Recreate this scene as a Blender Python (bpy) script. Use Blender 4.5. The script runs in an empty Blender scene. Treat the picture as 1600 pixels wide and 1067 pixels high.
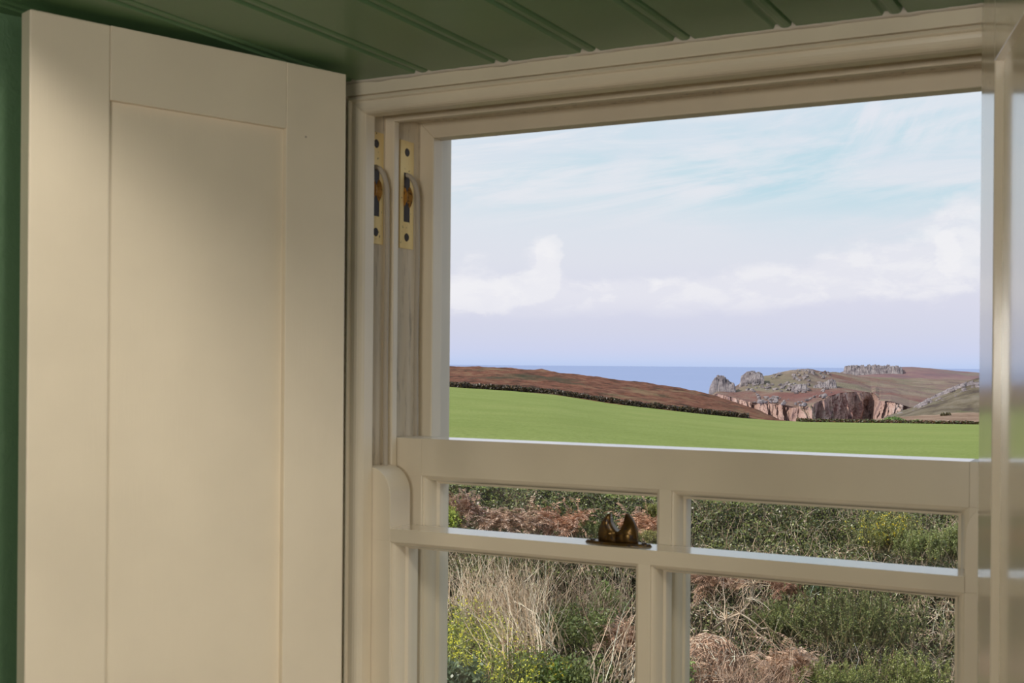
import bpy, bmesh, math, random
import numpy as np
from mathutils import Vector, Matrix, noise as mnoise

random.seed(7)
RNG = np.random.default_rng(7)
scene = bpy.context.scene
COL = scene.collection

# ------------------------------------------------------------------ camera
YAW = math.radians(27.84)
CY, SY = math.cos(YAW), math.sin(YAW)
F = 1900.0
PX, PY = 800.0, 568.0            # where the level line of sight meets the frame
ROLL = 0.0079
CR, SR = math.cos(ROLL), math.sin(ROLL)
cam_d = bpy.data.cameras.new('camera')
cam = bpy.data.objects.new('camera', cam_d)
COL.objects.link(cam)
R_ = Vector((CY, SY, 0)); U_ = Vector((0, 0, 1)); A_ = Vector((-SY, CY, 0))
right = R_ * CR + U_ * SR
up = U_ * CR - R_ * SR
cam.matrix_world = Matrix((
    (right.x, up.x, -A_.x, 0), (right.y, up.y, -A_.y, 0), (right.z, up.z, -A_.z, 0), (0, 0, 0, 1)))
cam_d.sensor_width = 36
cam_d.lens = F / 1600 * 36
cam_d.shift_y = (PY - 533.5) / 1600
cam_d.clip_start = 0.01
cam_d.clip_end = 60000
cam_d.dof.use_dof = True
cam_d.dof.focus_distance = 12.0
cam_d.dof.aperture_fstop = 22
scene.camera = cam

# ------------------------------------------------------------------ colour management
scene.view_settings.view_transform = 'Standard'
scene.view_settings.look = 'None'
scene.view_settings.exposure = 0.0
scene.view_settings.gamma = 1.0
scene.view_settings.use_curve_mapping = False


def srgb(r, g, b, k=1.0):
    def f(c):
        c /= 255
        return (c / 12.92 if c <= 0.04045 else ((c + 0.055) / 1.055) ** 2.4) * k
    return (f(r), f(g), f(b), 1)


class NT:
    """small helper round a node tree"""
    def __init__(s, tree):
        s.t = tree
        s.t.nodes.clear()

    def n(s, kind, **kw):
        nd = s.t.nodes.new(kind)
        for k, v in kw.items():
            if k.startswith('i_'):
                key = k[2:]
                nd.inputs[int(key) if key.isdigit() else key.replace('_', ' ')].default_value = v
            else:
                setattr(nd, k, v)
        return nd

    def l(s, a, b):
        s.t.links.new(a, b)

    def math(s, op, a, b=None, c=None, clamp=False):
        nd = s.t.nodes.new('ShaderNodeMath')
        nd.operation = op
        nd.use_clamp = clamp
        for i, v in enumerate((a, b, c)):
            if v is None:
                continue
            if isinstance(v, (int, float)):
                nd.inputs[i].default_value = v
            else:
                s.l(v, nd.inputs[i])
        return nd.outputs[0]

    def mix(s, fac, a, b, blend='MIX'):
        nd = s.t.nodes.new('ShaderNodeMix')
        nd.data_type = 'RGBA'
        nd.blend_type = blend
        for sock, v in ((nd.inputs[0], fac), (nd.inputs[6], a), (nd.inputs[7], b)):
            if isinstance(v, (int, float)):
                sock.default_value = v
            elif isinstance(v, tuple):
                sock.default_value = v
            else:
                s.l(v, sock)
        return nd.outputs[2]

    def ramp(s, fac, stops, interp='LINEAR'):
        nd = s.t.nodes.new('ShaderNodeValToRGB')
        nd.color_ramp.interpolation = interp
        el = nd.color_ramp.elements
        while len(el) > 1:
            el.remove(el[-1])
        el[0].position, el[0].color = stops[0][0], stops[0][1]
        for p, c in stops[1:]:
            e = el.new(p)
            e.color = c
        s.l(fac, nd.inputs[0])
        return nd.outputs[0]

    def smooth(s, v, lo, hi):
        nd = s.t.nodes.new('ShaderNodeMapRange')
        nd.interpolation_type = 'SMOOTHSTEP'
        nd.inputs['From Min'].default_value = lo
        nd.inputs['From Max'].default_value = hi
        s.l(v, nd.inputs['Value'])
        return nd.outputs[0]


# ------------------------------------------------------------------ sky (clouds laid out by direction)
world = bpy.data.worlds.new('world')
scene.world = world
world.use_nodes = True
w = NT(world.node_tree)
tc = w.n('ShaderNodeTexCoord')
sep = w.n('ShaderNodeSeparateXYZ')
w.l(tc.outputs['Generated'], sep.inputs[0])
az = w.math('ARCTAN2', sep.outputs[0], sep.outputs[1])      # radians, + towards +X
azd = w.math('ADD', az, YAW)                                 # 0 = straight ahead
hyp = w.math('SQRT', w.math('ADD', w.math('POWER', sep.outputs[0], 2.0), w.math('POWER', sep.outputs[1], 2.0)))
el = w.math('DIVIDE', sep.outputs[2], w.math('MAXIMUM', hyp, 0.02))    # tan of elevation
ta = w.math('TANGENT', w.math('MINIMUM', w.math('MAXIMUM', azd, -1.3), 1.3))


def sky_noise(sx, sy, scale, detail, rough=0.55, dist=0.0, tilt=0.0, off=0.0):
    c = w.n('ShaderNodeCombineXYZ')
    x = w.math('MULTIPLY', ta, sx)
    y = w.math('MULTIPLY', w.math('ADD', el, w.math('MULTIPLY', ta, -tilt)), sy)
    w.l(x, c.inputs[0]); w.l(y, c.inputs[1]); c.inputs[2].default_value = off
    nz = w.n('ShaderNodeTexNoise', i_Scale=scale, i_Detail=detail, i_Roughness=rough, i_Distortion=dist)
    w.l(c.outputs[0], nz.inputs['Vector'])
    return nz.outputs['Fac']


base = w.ramp(w.math('MULTIPLY', el, 1.0, clamp=True), [
    (0.0, srgb(190, 206, 240)), (0.003, srgb(196, 209, 240)), (0.012, srgb(205, 211, 237)), (0.028, srgb(211, 214, 233)), (0.05, srgb(217, 218, 234)),
    (0.085, srgb(222, 225, 235)), (0.13, srgb(222, 228, 236)), (0.25, srgb(205, 222, 236)), (1.0, srgb(190, 210, 235))])
# pale blue window between the streaks
def blob(cx, cyy, rx, ry):
    a = w.math('POWER', w.math('DIVIDE', w.math('SUBTRACT', ta, (cx - PX) / F), rx / F), 2.0)
    b = w.math('POWER', w.math('DIVIDE', w.math('SUBTRACT', el, (PY - cyy) / F), ry / F), 2.0)
    return w.math('POWER', 2.718, w.math('MULTIPLY', w.math('ADD', a, b), -1.0))
blue = w.math('ADD', w.math('ADD', blob(1130, 270, 300, 62), blob(1460, 255, 240, 90)), w.math('MULTIPLY', blob(800, 300, 160, 40), 0.3))
n1 = sky_noise(3.2, 15, 2.0, 7, 0.6, 0.5, tilt=0.10)
bm = w.math('MULTIPLY', w.smooth(n1, 0.34, 0.60), w.math('MINIMUM', blue, 1.0))
col = w.mix(w.math('MULTIPLY', bm, 0.95), base, srgb(190, 219, 231))
# high white veil and streaks
n2 = sky_noise(2.6, 20, 1.7, 8, 0.62, 0.8, tilt=0.16, off=3.0)
hi = w.smooth(el, 0.10, 0.15)
lefty = w.math('ADD', 0.55, w.math('MULTIPLY', w.smooth(ta, 0.30, -0.05), 0.45))
col = w.mix(w.math('MULTIPLY', w.math('MULTIPLY', w.smooth(n2, 0.42, 0.62), hi), w.math('MULTIPLY', lefty, 0.85)), col, srgb(231, 233, 239))
# one diagonal streak upper right
n5 = sky_noise(5, 9, 3.0, 7, 0.6, 0.4, tilt=0.9, off=5.0)
sm = blob(1370, 195, 150, 60)
col = w.mix(w.math('MULTIPLY', w.math('MULTIPLY', w.smooth(n5, 0.42, 0.62), sm), 0.7), col, srgb(231, 232, 240))
# soft cumulus bank, its crest wandering with bearing
n3 = sky_noise(9, 18, 1.5, 9, 0.6, 0.2, off=8.0)
n4 = sky_noise(10, 22, 2.4, 8, 0.6, 0.3, off=14.0)
def add(*v):
    r = v[0]
    for q in v[1:]:
        r = w.math('ADD', r, q)
    return r
def mul(a_, k_):
    return w.math('MULTIPLY', a_, k_)
band = add(blob(760, 470, 130, 42), mul(blob(852, 415, 30, 44), 0.9), mul(blob(985, 470, 140, 30), 0.75), mul(blob(1190, 455, 190, 34), 0.95),
           mul(blob(1390, 425, 150, 40), 0.9), mul(blob(1490, 375, 80, 50), 0.8))
cm = w.smooth(add(band, mul(w.math('SUBTRACT', n3, 0.5), 1.5), mul(w.math('SUBTRACT', n4, 0.5), 0.5)), 0.28, 0.75)
cc = w.mix(w.smooth(n4, 0.42, 0.6), srgb(232, 232, 240), srgb(243, 242, 245))
col = w.mix(mul(w.math('MULTIPLY', cm, w.smooth(el, 0.032, 0.058)), 0.68), col, cc)
# sharper lit cauliflower edge of the left-hand heaps
tow = add(blob(856, 410, 24, 42), mul(blob(830, 452, 46, 28), 0.8), mul(blob(745, 468, 60, 28), 0.9), mul(blob(1478, 400, 26, 40), 0.8), mul(blob(1020, 455, 24, 26), 0.6), mul(w.math('SUBTRACT', n4, 0.5), 1.3))
col = w.mix(mul(w.smooth(tow, 0.36, 0.58), 0.42), col, srgb(245, 244, 246))
below = w.smooth(el, -0.02, 0.0)
col = w.mix(below, srgb(120, 125, 110), col)
bg = w.n('ShaderNodeBackground', i_Strength=1.0)
w.l(col, bg.inputs[0])
wo = w.n('ShaderNodeOutputWorld')
w.l(bg.outputs[0], wo.inputs[0])

# ------------------------------------------------------------------ sun, room lamp and added fill lights
sun_d = bpy.data.lights.new('sun', 'SUN')
sun_d.energy = 3.6
sun_d.angle = math.radians(0.6)
sun_d.color = (1.0, 0.93, 0.84)
sun = bpy.data.objects.new('sun', sun_d)
COL.objects.link(sun)
sdir = (-R_ * 0.90 - A_ * 0.30).normalized() * math.cos(math.radians(40)) + U_ * math.sin(math.radians(40))
sun.rotation_euler = sdir.to_track_quat('Z', 'Y').to_euler()


def area(name, loc, target, size, power, color, sy=None):
    d_ = bpy.data.lights.new(name, 'AREA')
    d_.energy = power
    d_.color = color
    d_.shape = 'RECTANGLE'
    d_.size = size
    d_.size_y = sy or size
    o = bpy.data.objects.new(name, d_)
    o.location = loc
    o.rotation_euler = (Vector(loc) - Vector(target)).to_track_quat('Z', 'Y').to_euler()
    COL.objects.link(o)
    return o


area('room_ceiling_lamp', (0.55, 0.36, 0.93), (-1.0, 1.1, -0.1), 0.45, 21, (1.0, 0.93, 0.83))
area('added_front_fill', (-0.10, -0.60, 0.04), (-0.6, 1.4, 0.30), 0.35, 9, (1.0, 0.95, 0.88), 0.2)  # unseen fill light added to brighten the window head and frame
area('added_side_fill', (1.85, -0.5, 0.0), (-0.8, 1.2, 0.2), 0.9, 6.5, (1.0, 0.95, 0.91), 1.0)  # unseen fill added from the right to lift the shutter's shaded part


# ------------------------------------------------------------------ tagging helpers
def tag(o, label=None, cat=None, group=None, kind=None):
    if label: o['label'] = label
    if cat: o['category'] = cat
    if group: o['group'] = group
    if kind: o['kind'] = kind
    return o


def empty(name, loc=(0, 0, 0), rz=0.0, parent=None):
    o = bpy.data.objects.new(name, None)
    o.empty_display_size = 0.05
    o.location = loc
    o.rotation_euler = (0, 0, rz)
    if parent: o.parent = parent
    COL.objects.link(o)
    return o


def link(name, me, mat, parent=None, smooth=False, bevel=0.0):
    o = bpy.data.objects.new(name, me)
    if mat: me.materials.append(mat)
    if parent: o.parent = parent
    COL.objects.link(o)
    if smooth:
        me.polygons.foreach_set('use_smooth', [True] * len(me.polygons))
    if bevel:
        b = o.modifiers.new('edge', 'BEVEL')
        b.width = bevel
        b.segments = 2
        b.limit_method = 'ANGLE'
        b.angle_limit = math.radians(35)
        b.harden_normals = False
    return o


def from_bm(name, bm, mat, parent=None, smooth=False, bevel=0.0):
    bmesh.ops.recalc_face_normals(bm, faces=bm.faces[:])
    me = bpy.data.meshes.new(name)
    bm.to_mesh(me)
    bm.free()
    return link(name, me, mat, parent, smooth, bevel)


def add_box(bm, x0, x1, y0, y1, z0, z1, M=None):
    vs = [bm.verts.new((x, y, z)) for x in (x0, x1) for y in (y0, y1) for z in (z0, z1)]
    for f in ((0, 1, 3, 2), (4, 6, 7, 5), (0, 4, 5, 1), (2, 3, 7, 6), (0, 2, 6, 4), (1, 5, 7, 3)):
        bm.faces.new([vs[i] for i in f])
    if M:
        for v in vs: v.co = M @ v.co
    return vs


def box(name, x0, x1, y0, y1, z0, z1, mat, parent=None, bevel=0.0):
    bm = bmesh.new()
    add_box(bm, x0, x1, y0, y1, z0, z1)
    return from_bm(name, bm, mat, parent, bevel=bevel)


def add_prism(bm, pts, fa, fb):
    """closed polygon pts, end caps made by the two mapping functions"""
    a = [bm.verts.new(fa(p)) for p in pts]
    b = [bm.verts.new(fb(p)) for p in pts]
    n = len(pts)
    bm.faces.new(a)
    bm.faces.new(b[::-1])
    for i in range(n):
        bm.faces.new((a[i], b[i], b[(i + 1) % n], a[(i + 1) % n]))


def add_cyl(bm, p0, p1, r0, r1=None, n=16, cap=True):
    r1 = r0 if r1 is None else r1
    p0, p1 = Vector(p0), Vector(p1)
    d_ = (p1 - p0).normalized()
    u = d_.orthogonal().normalized()
    v = d_.cross(u)
    a, b = [], []
    for i in range(n):
        t = 2 * math.pi * i / n
        q = u * math.cos(t) + v * math.sin(t)
        a.append(bm.verts.new(p0 + q * r0))
        b.append(bm.verts.new(p1 + q * r1))
    for i in range(n):
        bm.faces.new((a[i], a[(i + 1) % n], b[(i + 1) % n], b[i]))
    if cap:
        bm.faces.new(a[::-1])
        bm.faces.new(b)


def add_tube(bm, pts, r, n=8):
    rings = []
    pts = [Vector(p) for p in pts]
    for i, p in enumerate(pts):
        d_ = (pts[min(i + 1, len(pts) - 1)] - pts[max(i - 1, 0)]).normalized()
        u = d_.cross(Vector((0.31, 0.9, 0.11))).normalized()
        v = d_.cross(u)
        rings.append([bm.verts.new(p + (u * math.cos(2 * math.pi * k / n) + v * math.sin(2 * math.pi * k / n)) * r) for k in range(n)])
    for a, b in zip(rings, rings[1:]):
        for k in range(n):
            bm.faces.new((a[k], a[(k + 1) % n], b[(k + 1) % n], b[k]))
    bm.faces.new(rings[0][::-1])
    bm.faces.new(rings[-1])


# ------------------------------------------------------------------ materials
def mat_new(name):
    m = bpy.data.materials.new(name)
    m.use_nodes = True
    return m, NT(m.node_tree)


def paint(name, col, rough=0.35, coat=0.0, grain=(60, 60, 3), bump=0.08, dirt=0.0, dirtcol=(70, 55, 35), var=0.03, dirt_stretch=(30, 30, 4), specks=True):
    m, t = mat_new(name)
    co = t.n('ShaderNodeTexCoord').outputs['Object']
    mp = t.n('ShaderNodeMapping')
    mp.inputs['Scale'].default_value = grain
    t.l(co, mp.inputs[0])
    nz = t.n('ShaderNodeTexNoise', i_Scale=6.0, i_Detail=5.0, i_Roughness=0.6)
    t.l(mp.outputs[0], nz.inputs['Vector'])
    n2_ = t.n('ShaderNodeTexNoise', i_Scale=5.0, i_Detail=4.0)
    t.l(co, n2_.inputs['Vector'])
    c0 = srgb(*col)
    dk = tuple(c * (1 - var * 2) for c in c0[:3]) + (1,)
    lt = tuple(min(1, c * (1 + var)) for c in c0[:3]) + (1,)
    base_ = t.mix(t.smooth(n2_.outputs['Fac'], 0.3, 0.7), dk, lt)
    if specks:      # small chips and fly spots in the paint
        vo = t.n('ShaderNodeTexVoronoi', i_Scale=14.0)
        t.l(co, vo.inputs['Vector'])
        cellv = t.n('ShaderNodeSeparateColor'); t.l(vo.outputs['Color'], cellv.inputs[0])
        rad = t.math('MULTIPLY', t.math('GREATER_THAN', cellv.outputs[0], 0.86), 0.022)
        sp = t.math('LESS_THAN', vo.outputs['Distance'], rad)
        base_ = t.mix(t.math('MULTIPLY', sp, 0.6), base_, srgb(90, 70, 45))
    if dirt:
        m2 = t.n('ShaderNodeMapping')
        m2.inputs['Scale'].default_value = dirt_stretch
        t.l(co, m2.inputs[0])
        n3_ = t.n('ShaderNodeTexNoise', i_Scale=3.0, i_Detail=8.0, i_Roughness=0.7)
        t.l(m2.outputs[0], n3_.inputs['Vector'])
        base_ = t.mix(t.math('MULTIPLY', t.smooth(n3_.outputs['Fac'], 0.50, 0.72), dirt), base_, srgb(*dirtcol))
    bp = t.n('ShaderNodeBump', i_Strength=bump, i_Distance=0.002)
    t.l(nz.outputs['Fac'], bp.inputs['Height'])
    p = t.n('ShaderNodeBsdfPrincipled')
    t.l(base_, p.inputs['Base Color'])
    p.inputs['Roughness'].default_value = rough
    p.inputs['Coat Weight'].default_value = coat
    p.inputs['Coat Roughness'].default_value = 0.12
    t.l(bp.outputs[0], p.inputs['Normal'])
    o = t.n('ShaderNodeOutputMaterial')
    t.l(p.outputs[0], o.inputs[0])
    return m


CREAM = (235, 222, 197)
M_CREAM = paint('cream_paint', CREAM, 0.38)
M_LEAF = paint('cream_shutter_paint', CREAM, 0.40, bump=0.12)
M_GLOSS = paint('cream_gloss_paint', CREAM, 0.25, coat=1.0, bump=0.03)
M_TRACK = paint('cream_paint_worn', (222, 208, 184), 0.55, dirt=0.55, bump=0.1)
M_GREEN_C = paint('green_ceiling_paint', (104, 138, 96), 0.34, grain=(6, 60, 60), bump=0.05, dirt=0.0, specks=False)
M_ROOMC = paint('room_ceiling_paint', (225, 220, 205), 0.6, specks=False)
M_FLOOR = paint('floor_boards_paint', (120, 85, 55), 0.4, grain=(2, 40, 40), specks=False)
M_MASTIC = paint('mastic_cream', (214, 204, 188), 0.5, bump=0.4, grain=(60, 60, 60), specks=False)


def green_plaster():
    m, t = mat_new('green_plaster_paint')
    co = t.n('ShaderNodeTexCoord').outputs['Object']
    nz = t.n('ShaderNodeTexNoise', i_Scale=70.0, i_Detail=6.0, i_Roughness=0.6, i_Distortion=0.6)
    t.l(co, nz.inputs['Vector'])
    nb = t.n('ShaderNodeTexNoise', i_Scale=22.0, i_Detail=3.0)
    t.l(co, nb.inputs['Vector'])
    h = t.math('ADD', nz.outputs['Fac'], nb.outputs['Fac'])
    bp = t.n('ShaderNodeBump', i_Strength=0.35, i_Distance=0.005)
    t.l(h, bp.inputs['Height'])
    p = t.n('ShaderNodeBsdfPrincipled')
    t.l(t.mix(nb.outputs['Fac'], srgb(96, 128, 94), srgb(104, 136, 100)), p.inputs['Base Color'])
    p.inputs['Roughness'].default_value = 0.5
    t.l(bp.outputs[0], p.inputs['Normal'])
    o = t.n('ShaderNodeOutputMaterial')
    t.l(p.outputs[0], o.inputs[0])
    return m


M_WALL = green_plaster()


def brass(name, spots=0.5, col=(205, 168, 95), rough=0.32, th=(0.56, 0.64), metal=0.85):
    m, t = mat_new(name)
    co = t.n('ShaderNodeTexCoord').outputs['Object']
    nz = t.n('ShaderNodeTexNoise', i_Scale=130.0, i_Detail=5.0, i_Roughness=0.6)
    t.l(co, nz.inputs['Vector'])
    f = t.math('MULTIPLY', t.smooth(nz.outputs['Fac'], *th), spots)
    p = t.n('ShaderNodeBsdfPrincipled')
    t.l(t.mix(f, srgb(*col), srgb(50, 34, 22)), p.inputs['Base Color'])
    t.l(t.math('SUBTRACT', metal, t.math('MULTIPLY', f, metal)), p.inputs['Metallic'])
    p.inputs['Roughness'].default_value = rough
    o = t.n('ShaderNodeOutputMaterial')
    t.l(p.outputs[0], o.inputs[0])
    return m


M_BRASS = brass('brass_lacquered', 1.0, (240, 214, 150), 0.5, (0.64, 0.70), 0.45)
M_BRASS_DARK = brass('brass_tarnished', 1.0, (104, 80, 44), 0.30, (0.50, 0.60))
M_BRASS_WORN = brass('brass_worn', 1.0, (176, 130, 66), 0.4, (0.52, 0.62), 0.6)
M_DARK = paint('dark_rusty_iron', (44, 32, 24), 0.5, specks=False)
M_CORD = paint('sash_cord_cotton', (196, 184, 166), 0.8, grain=(300, 300, 300), bump=0.5, specks=False)


def glass_mat():
    m, t = mat_new('window_glass')
    lw = t.n('ShaderNodeLayerWeight', i_Blend=0.5)
    fr = t.math('ADD', 0.035, t.math('MULTIPLY', t.math('POWER', lw.outputs['Facing'], 5.0), 0.9))
    tr = t.n('ShaderNodeBsdfTransparent')
    tr.inputs[0].default_value = (0.99, 0.995, 0.99, 1)
    gl = t.n('ShaderNodeBsdfGlossy')
    gl.inputs['Roughness'].default_value = 0.01
    mx = t.n('ShaderNodeMixShader')
    t.l(fr, mx.inputs[0]); t.l(tr.outputs[0], mx.inputs[1]); t.l(gl.outputs[0], mx.inputs[2])
    o = t.n('ShaderNodeOutputMaterial')
    t.l(mx.outputs[0], o.inputs[0])
    return m


M_GLASS = glass_mat()

# ------------------------------------------------------------------ room shell
# recess: soffit of beaded boards, splayed plaster cheeks, room beyond
CEIL = 0.392
WALL_Y = 0.84
XL, XR = -1.0, -0.135            # faces of the two pulley stiles
HEAD = 0.3680
SILL = -0.86
FLOOR = -1.55


def ceiling_boards():
    bm = bmesh.new()
    step, x_groove = 0.1235, -0.864
    prof = []
    x = x_groove - step * 7
    xs = []
    for k in range(-7, 14):
        g = x_groove + k * step           # right groove of the bead at this joint
        prof += [(g - 0.0250, CEIL), (g - 0.0225, CEIL + 0.0045), (g - 0.0190, CEIL + 0.0045),
                 (g - 0.0165, CEIL + 0.0010), (g - 0.0130, CEIL - 0.0002), (g - 0.0080, CEIL - 0.0002), (g - 0.0045, CEIL + 0.0012),
                 (g - 0.0025, CEIL + 0.0060), (g + 0.0005, CEIL + 0.0060), (g + 0.0020, CEIL)]
    poly = [(prof[0][0] - 0.05, CEIL)] + prof + [(prof[-1][0] + 0.05, CEIL), (prof[-1][0] + 0.05, CEIL + 0.03), (prof[0][0] - 0.05, CEIL + 0.03)]
    add_prism(bm, poly, lambda p: (p[0], WALL_Y, p[1]), lambda p: (p[0], 1.66, p[1]))
    o = from_bm('ceiling', bm, M_GREEN_C, bevel=0.0007)
    return tag(o, 'dark green ceiling of beaded boards above the window', kind='structure')


ceiling_boards()


def poly_wall(name, pts, z0, z1, mat):
    bm = bmesh.new()
    add_prism(bm, pts, lambda p: (p[0], p[1], z0), lambda p: (p[0], p[1], z1))
    return tag(from_bm(name, bm, mat), kind='structure')


# splayed cheeks of the recess
poly_wall('wall_left', [(-1.035, 1.40), (-1.035, 1.66), (-3.2, 1.66), (-3.2, WALL_Y), (-1.185, WALL_Y)], FLOOR, CEIL, M_WALL)
poly_wall('wall_right', [(-0.095, 1.40), (-0.095, 1.66), (2.4, 1.66), (2.4, WALL_Y), (0.045, WALL_Y)], FLOOR, CEIL, M_WALL)
tag(box('wall_below_window', -1.035, -0.095, 1.40, 1.66, FLOOR, SILL - 0.03, M_WALL), kind='structure')
tag(box('wall_above_window', -3.2, 2.4, WALL_Y, 1.66, CEIL + 0.03, 1.25, M_WALL), kind='structure')
tag(box('wall_back', -3.2, 2.4, -2.8, -2.6, FLOOR, 1.25, M_ROOMC), kind='structure')
tag(box('wall_room_left', -3.2, -3.0, -2.6, WALL_Y, FLOOR, 1.25, M_WALL), kind='structure')
tag(box('wall_room_right', 2.2, 2.4, -2.6, WALL_Y, FLOOR, 1.25, M_ROOMC), kind='structure')
tag(box('ceiling_room', -3.2, 2.4, -2.8, WALL_Y, 1.0, 1.25, M_ROOMC), kind='structure')
tag(box('floor', -3.2, 2.4, -2.8, 1.66, FLOOR - 0.1, FLOOR, M_FLOOR), kind='structure')
tag(box('windowsill_inner', -1.03, -0.10, 1.25, 1.70, SILL - 0.03, SILL, M_GLOSS, bevel=0.003), kind='structure')

# ------------------------------------------------------------------ window frame: mitred members swept round jambs and head
win = tag(empty('window_1', (-0.5675, 1.5, SILL)), kind='structure')
win['label'] = 'cream painted box frame of the sliding sash window'


def rel(o, par):
    """keep world coordinates of mesh data that is written in world space"""
    o.location = (-par.location.x, -par.location.y, -par.location.z)
    return o


def sweep(name, prof, mat, parent, bevel=0.0008, zb=SILL, smooth=False):
    """prof: closed list of (o, y); o>0 points into the opening"""
    bm = bmesh.new()
    secs = [lambda p: (XL + p[0], p[1], zb), lambda p: (XL + p[0], p[1], HEAD - p[0]),
            lambda p: (XR - p[0], p[1], HEAD - p[0]), lambda p: (XR - p[0], p[1], zb)]
    # split into three closed members with mitred ends
    for a, b in ((0, 1), (1, 2), (2, 3)):
        add_prism(bm, prof, secs[a], secs[b])
    o = from_bm(name, bm, mat, parent, bevel=bevel)
    return rel(o, parent)


def arc(cx, cy_, rx, ry, a0, a1, n):
    return [(cx + rx * math.cos(math.radians(a0 + (a1 - a0) * i / n)), cy_ + ry * math.sin(math.radians(a0 + (a1 - a0) * i / n))) for i in range(n + 1)]


# architrave-like face of the box with a quirk, then the ovolo staff bead
sweep('box_frame_face', [(-0.034, 1.396), (-0.0040, 1.396), (-0.0040, 1.425), (-0.034, 1.425)], M_CREAM, win)
st = [(-0.0036, 1.425), (-0.0036, 1.4010), (-0.0018, 1.4010), (-0.0010, 1.3955), (0.0020, 1.3945), (0.0036, 1.3965), (0.0040, 1.3995)]
st += [(0.0040 + 0.0150 * math.sin(math.radians(a)), 1.3995 + 0.0105 * (1 - math.cos(math.radians(a)))) for a in (10, 25, 40, 55, 70, 82, 90)]
st += [(0.0198, 1.412), (0.0198, 1.4335), (-0.0036, 1.4335)]
sweep('staff_bead', st, M_CREAM, win, bevel=0.0005)
sweep('pulley_stile', [(-0.020, 1.4335), (0.0, 1.4335), (0.0, 1.586), (-0.020, 1.586)], M_TRACK, win)
sweep('parting_bead', [(-0.004, 1.4907), (0.0146, 1.4907), (0.0152, 1.4925), (0.0152, 1.502), (0.0146, 1.5038), (-0.004, 1.5038)], M_CREAM, win)
sweep('outer_lining', [(-0.034, 1.5862), (0.0240, 1.5862), (0.0244, 1.613), (-0.034, 1.613)], M_CREAM, win, bevel=0.0015)
sweep('outer_reveal', [(-0.034, 1.6135), (-0.012, 1.6135), (-0.012, 1.70), (-0.034, 1.70)], M_CREAM, win)


def caulk():
    """lumpy line of filler where the ceiling boards meet the frame"""
    bm = bmesh.new()
    n = 260
    prev = None
    for i in range(n + 1):
        x = XL - 0.034 + (XR - XL + 0.068) * i / n
        ph = ((x + 0.864 + 0.012) / 0.1235) % 1.0
        dst = min(ph, 1 - ph) * 0.1235
        top = CEIL + (0.006 if dst < 0.015 else 0.001)
        wob = 0.0028 * mnoise.noise(Vector((x * 45, 3.1, 0))) + 0.0016 * mnoise.noise(Vector((x * 160, 1.1, 0)))
        yo = 1.3925 + wob
        lo = CEIL - 0.0035 - 0.0035 * max(0, mnoise.noise(Vector((x * 28, 7.7, 0))))
        cur = [bm.verts.new((x, yo, top)), bm.verts.new((x, yo + 0.001, CEIL - 0.001)), bm.verts.new((x, 1.3965, lo)), bm.verts.new((x, 1.40, top))]
        if prev:
            for k in range(4):
                bm.faces.new((prev[k], prev[(k + 1) % 4], cur[(k + 1) % 4], cur[k]))
        prev = cur
    return rel(from_bm('mastic_joint', bm, M_MASTIC, win, smooth=True), win)


caulk()


# ------------------------------------------------------------------ brass sash pulleys let into the jambs
def pulley(yc, side=-1, name_label='brass pulley plate'):
    """side -1: left jamb (faces +X)"""
    X0 = XL if side < 0 else XR
    s = 1 if side < 0 else -1
    z0, z1 = 0.172, 0.334
    hw = 0.0185
    root = bpy.data.objects.new('sash_pulley', None)
    bm = bmesh.new()
    # plate with a real slot: four pieces round it, in one mesh
    sw = 0.0085
    sz0, sz1 = 0.212, 0.286
    t0, t1 = X0 - s * 0.001, X0 + s * 0.0018
    xa, xb = min(t0, t1), max(t0, t1)
    add_box(bm, xa, xb, yc - hw, yc - sw, z0, z1)
    add_box(bm, xa, xb, yc + sw, yc + hw, z0, z1)
    add_box(bm, xa, xb, yc - sw, yc + sw, z0, sz0)
    add_box(bm, xa, xb, yc - sw, yc + sw, sz1, z1)
    bmesh.ops.remove_doubles(bm, verts=bm.verts[:], dist=1e-5)
    plate = rel(from_bm('sash_pulley', bm, M_BRASS, win), win)
    # dark housing lining the slot
    bm = bmesh.new()
    xa2, xb2 = sorted((X0 + s * 0.0008, X0 + s * 0.0015))
    add_box(bm, xa2, xb2, yc - sw, yc + sw, sz0, sz1)
    h = from_bm('housing', bm, M_DARK, plate)
    # wheel
    bm = bmesh.new()
    zc = 0.250
    xc = X0 - s * 0.0195
    ring = []
    R0 = 0.0270
    for (r, dy) in ((0.004, -0.0078), (R0, -0.0078), (R0 - 0.0045, -0.0015), (R0 - 0.0045, 0.0015), (R0, 0.0078), (0.004, 0.0078)):
        ring.append([bm.verts.new((xc + r * math.cos(2 * math.pi * k / 32), yc + dy, zc + r * math.sin(2 * math.pi * k / 32))) for k in range(32)])
    for a, b in zip(ring, ring[1:]):
        for k in range(32):
            bm.faces.new((a[k], a[(k + 1) % 32], b[(k + 1) % 32], b[k]))
    bm.faces.new(ring[0]); bm.faces.new(ring[-1][::-1])
    from_bm('pulley_wheel', bm, M_BRASS_WORN, plate)
    for zz in (z0 + 0.017, z1 - 0.017):
        bm = bmesh.new()
        add_cyl(bm, (X0 + s * 0.0015, yc, zz), (X0 + s * 0.0026, yc, zz), 0.0066, 0.0055, 18)
        from_bm('screw', bm, M_DARK, plate)
    plate['label'] = name_label
    # cord over the wheel and down to the sash
    return xc, zc, R0, s


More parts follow.
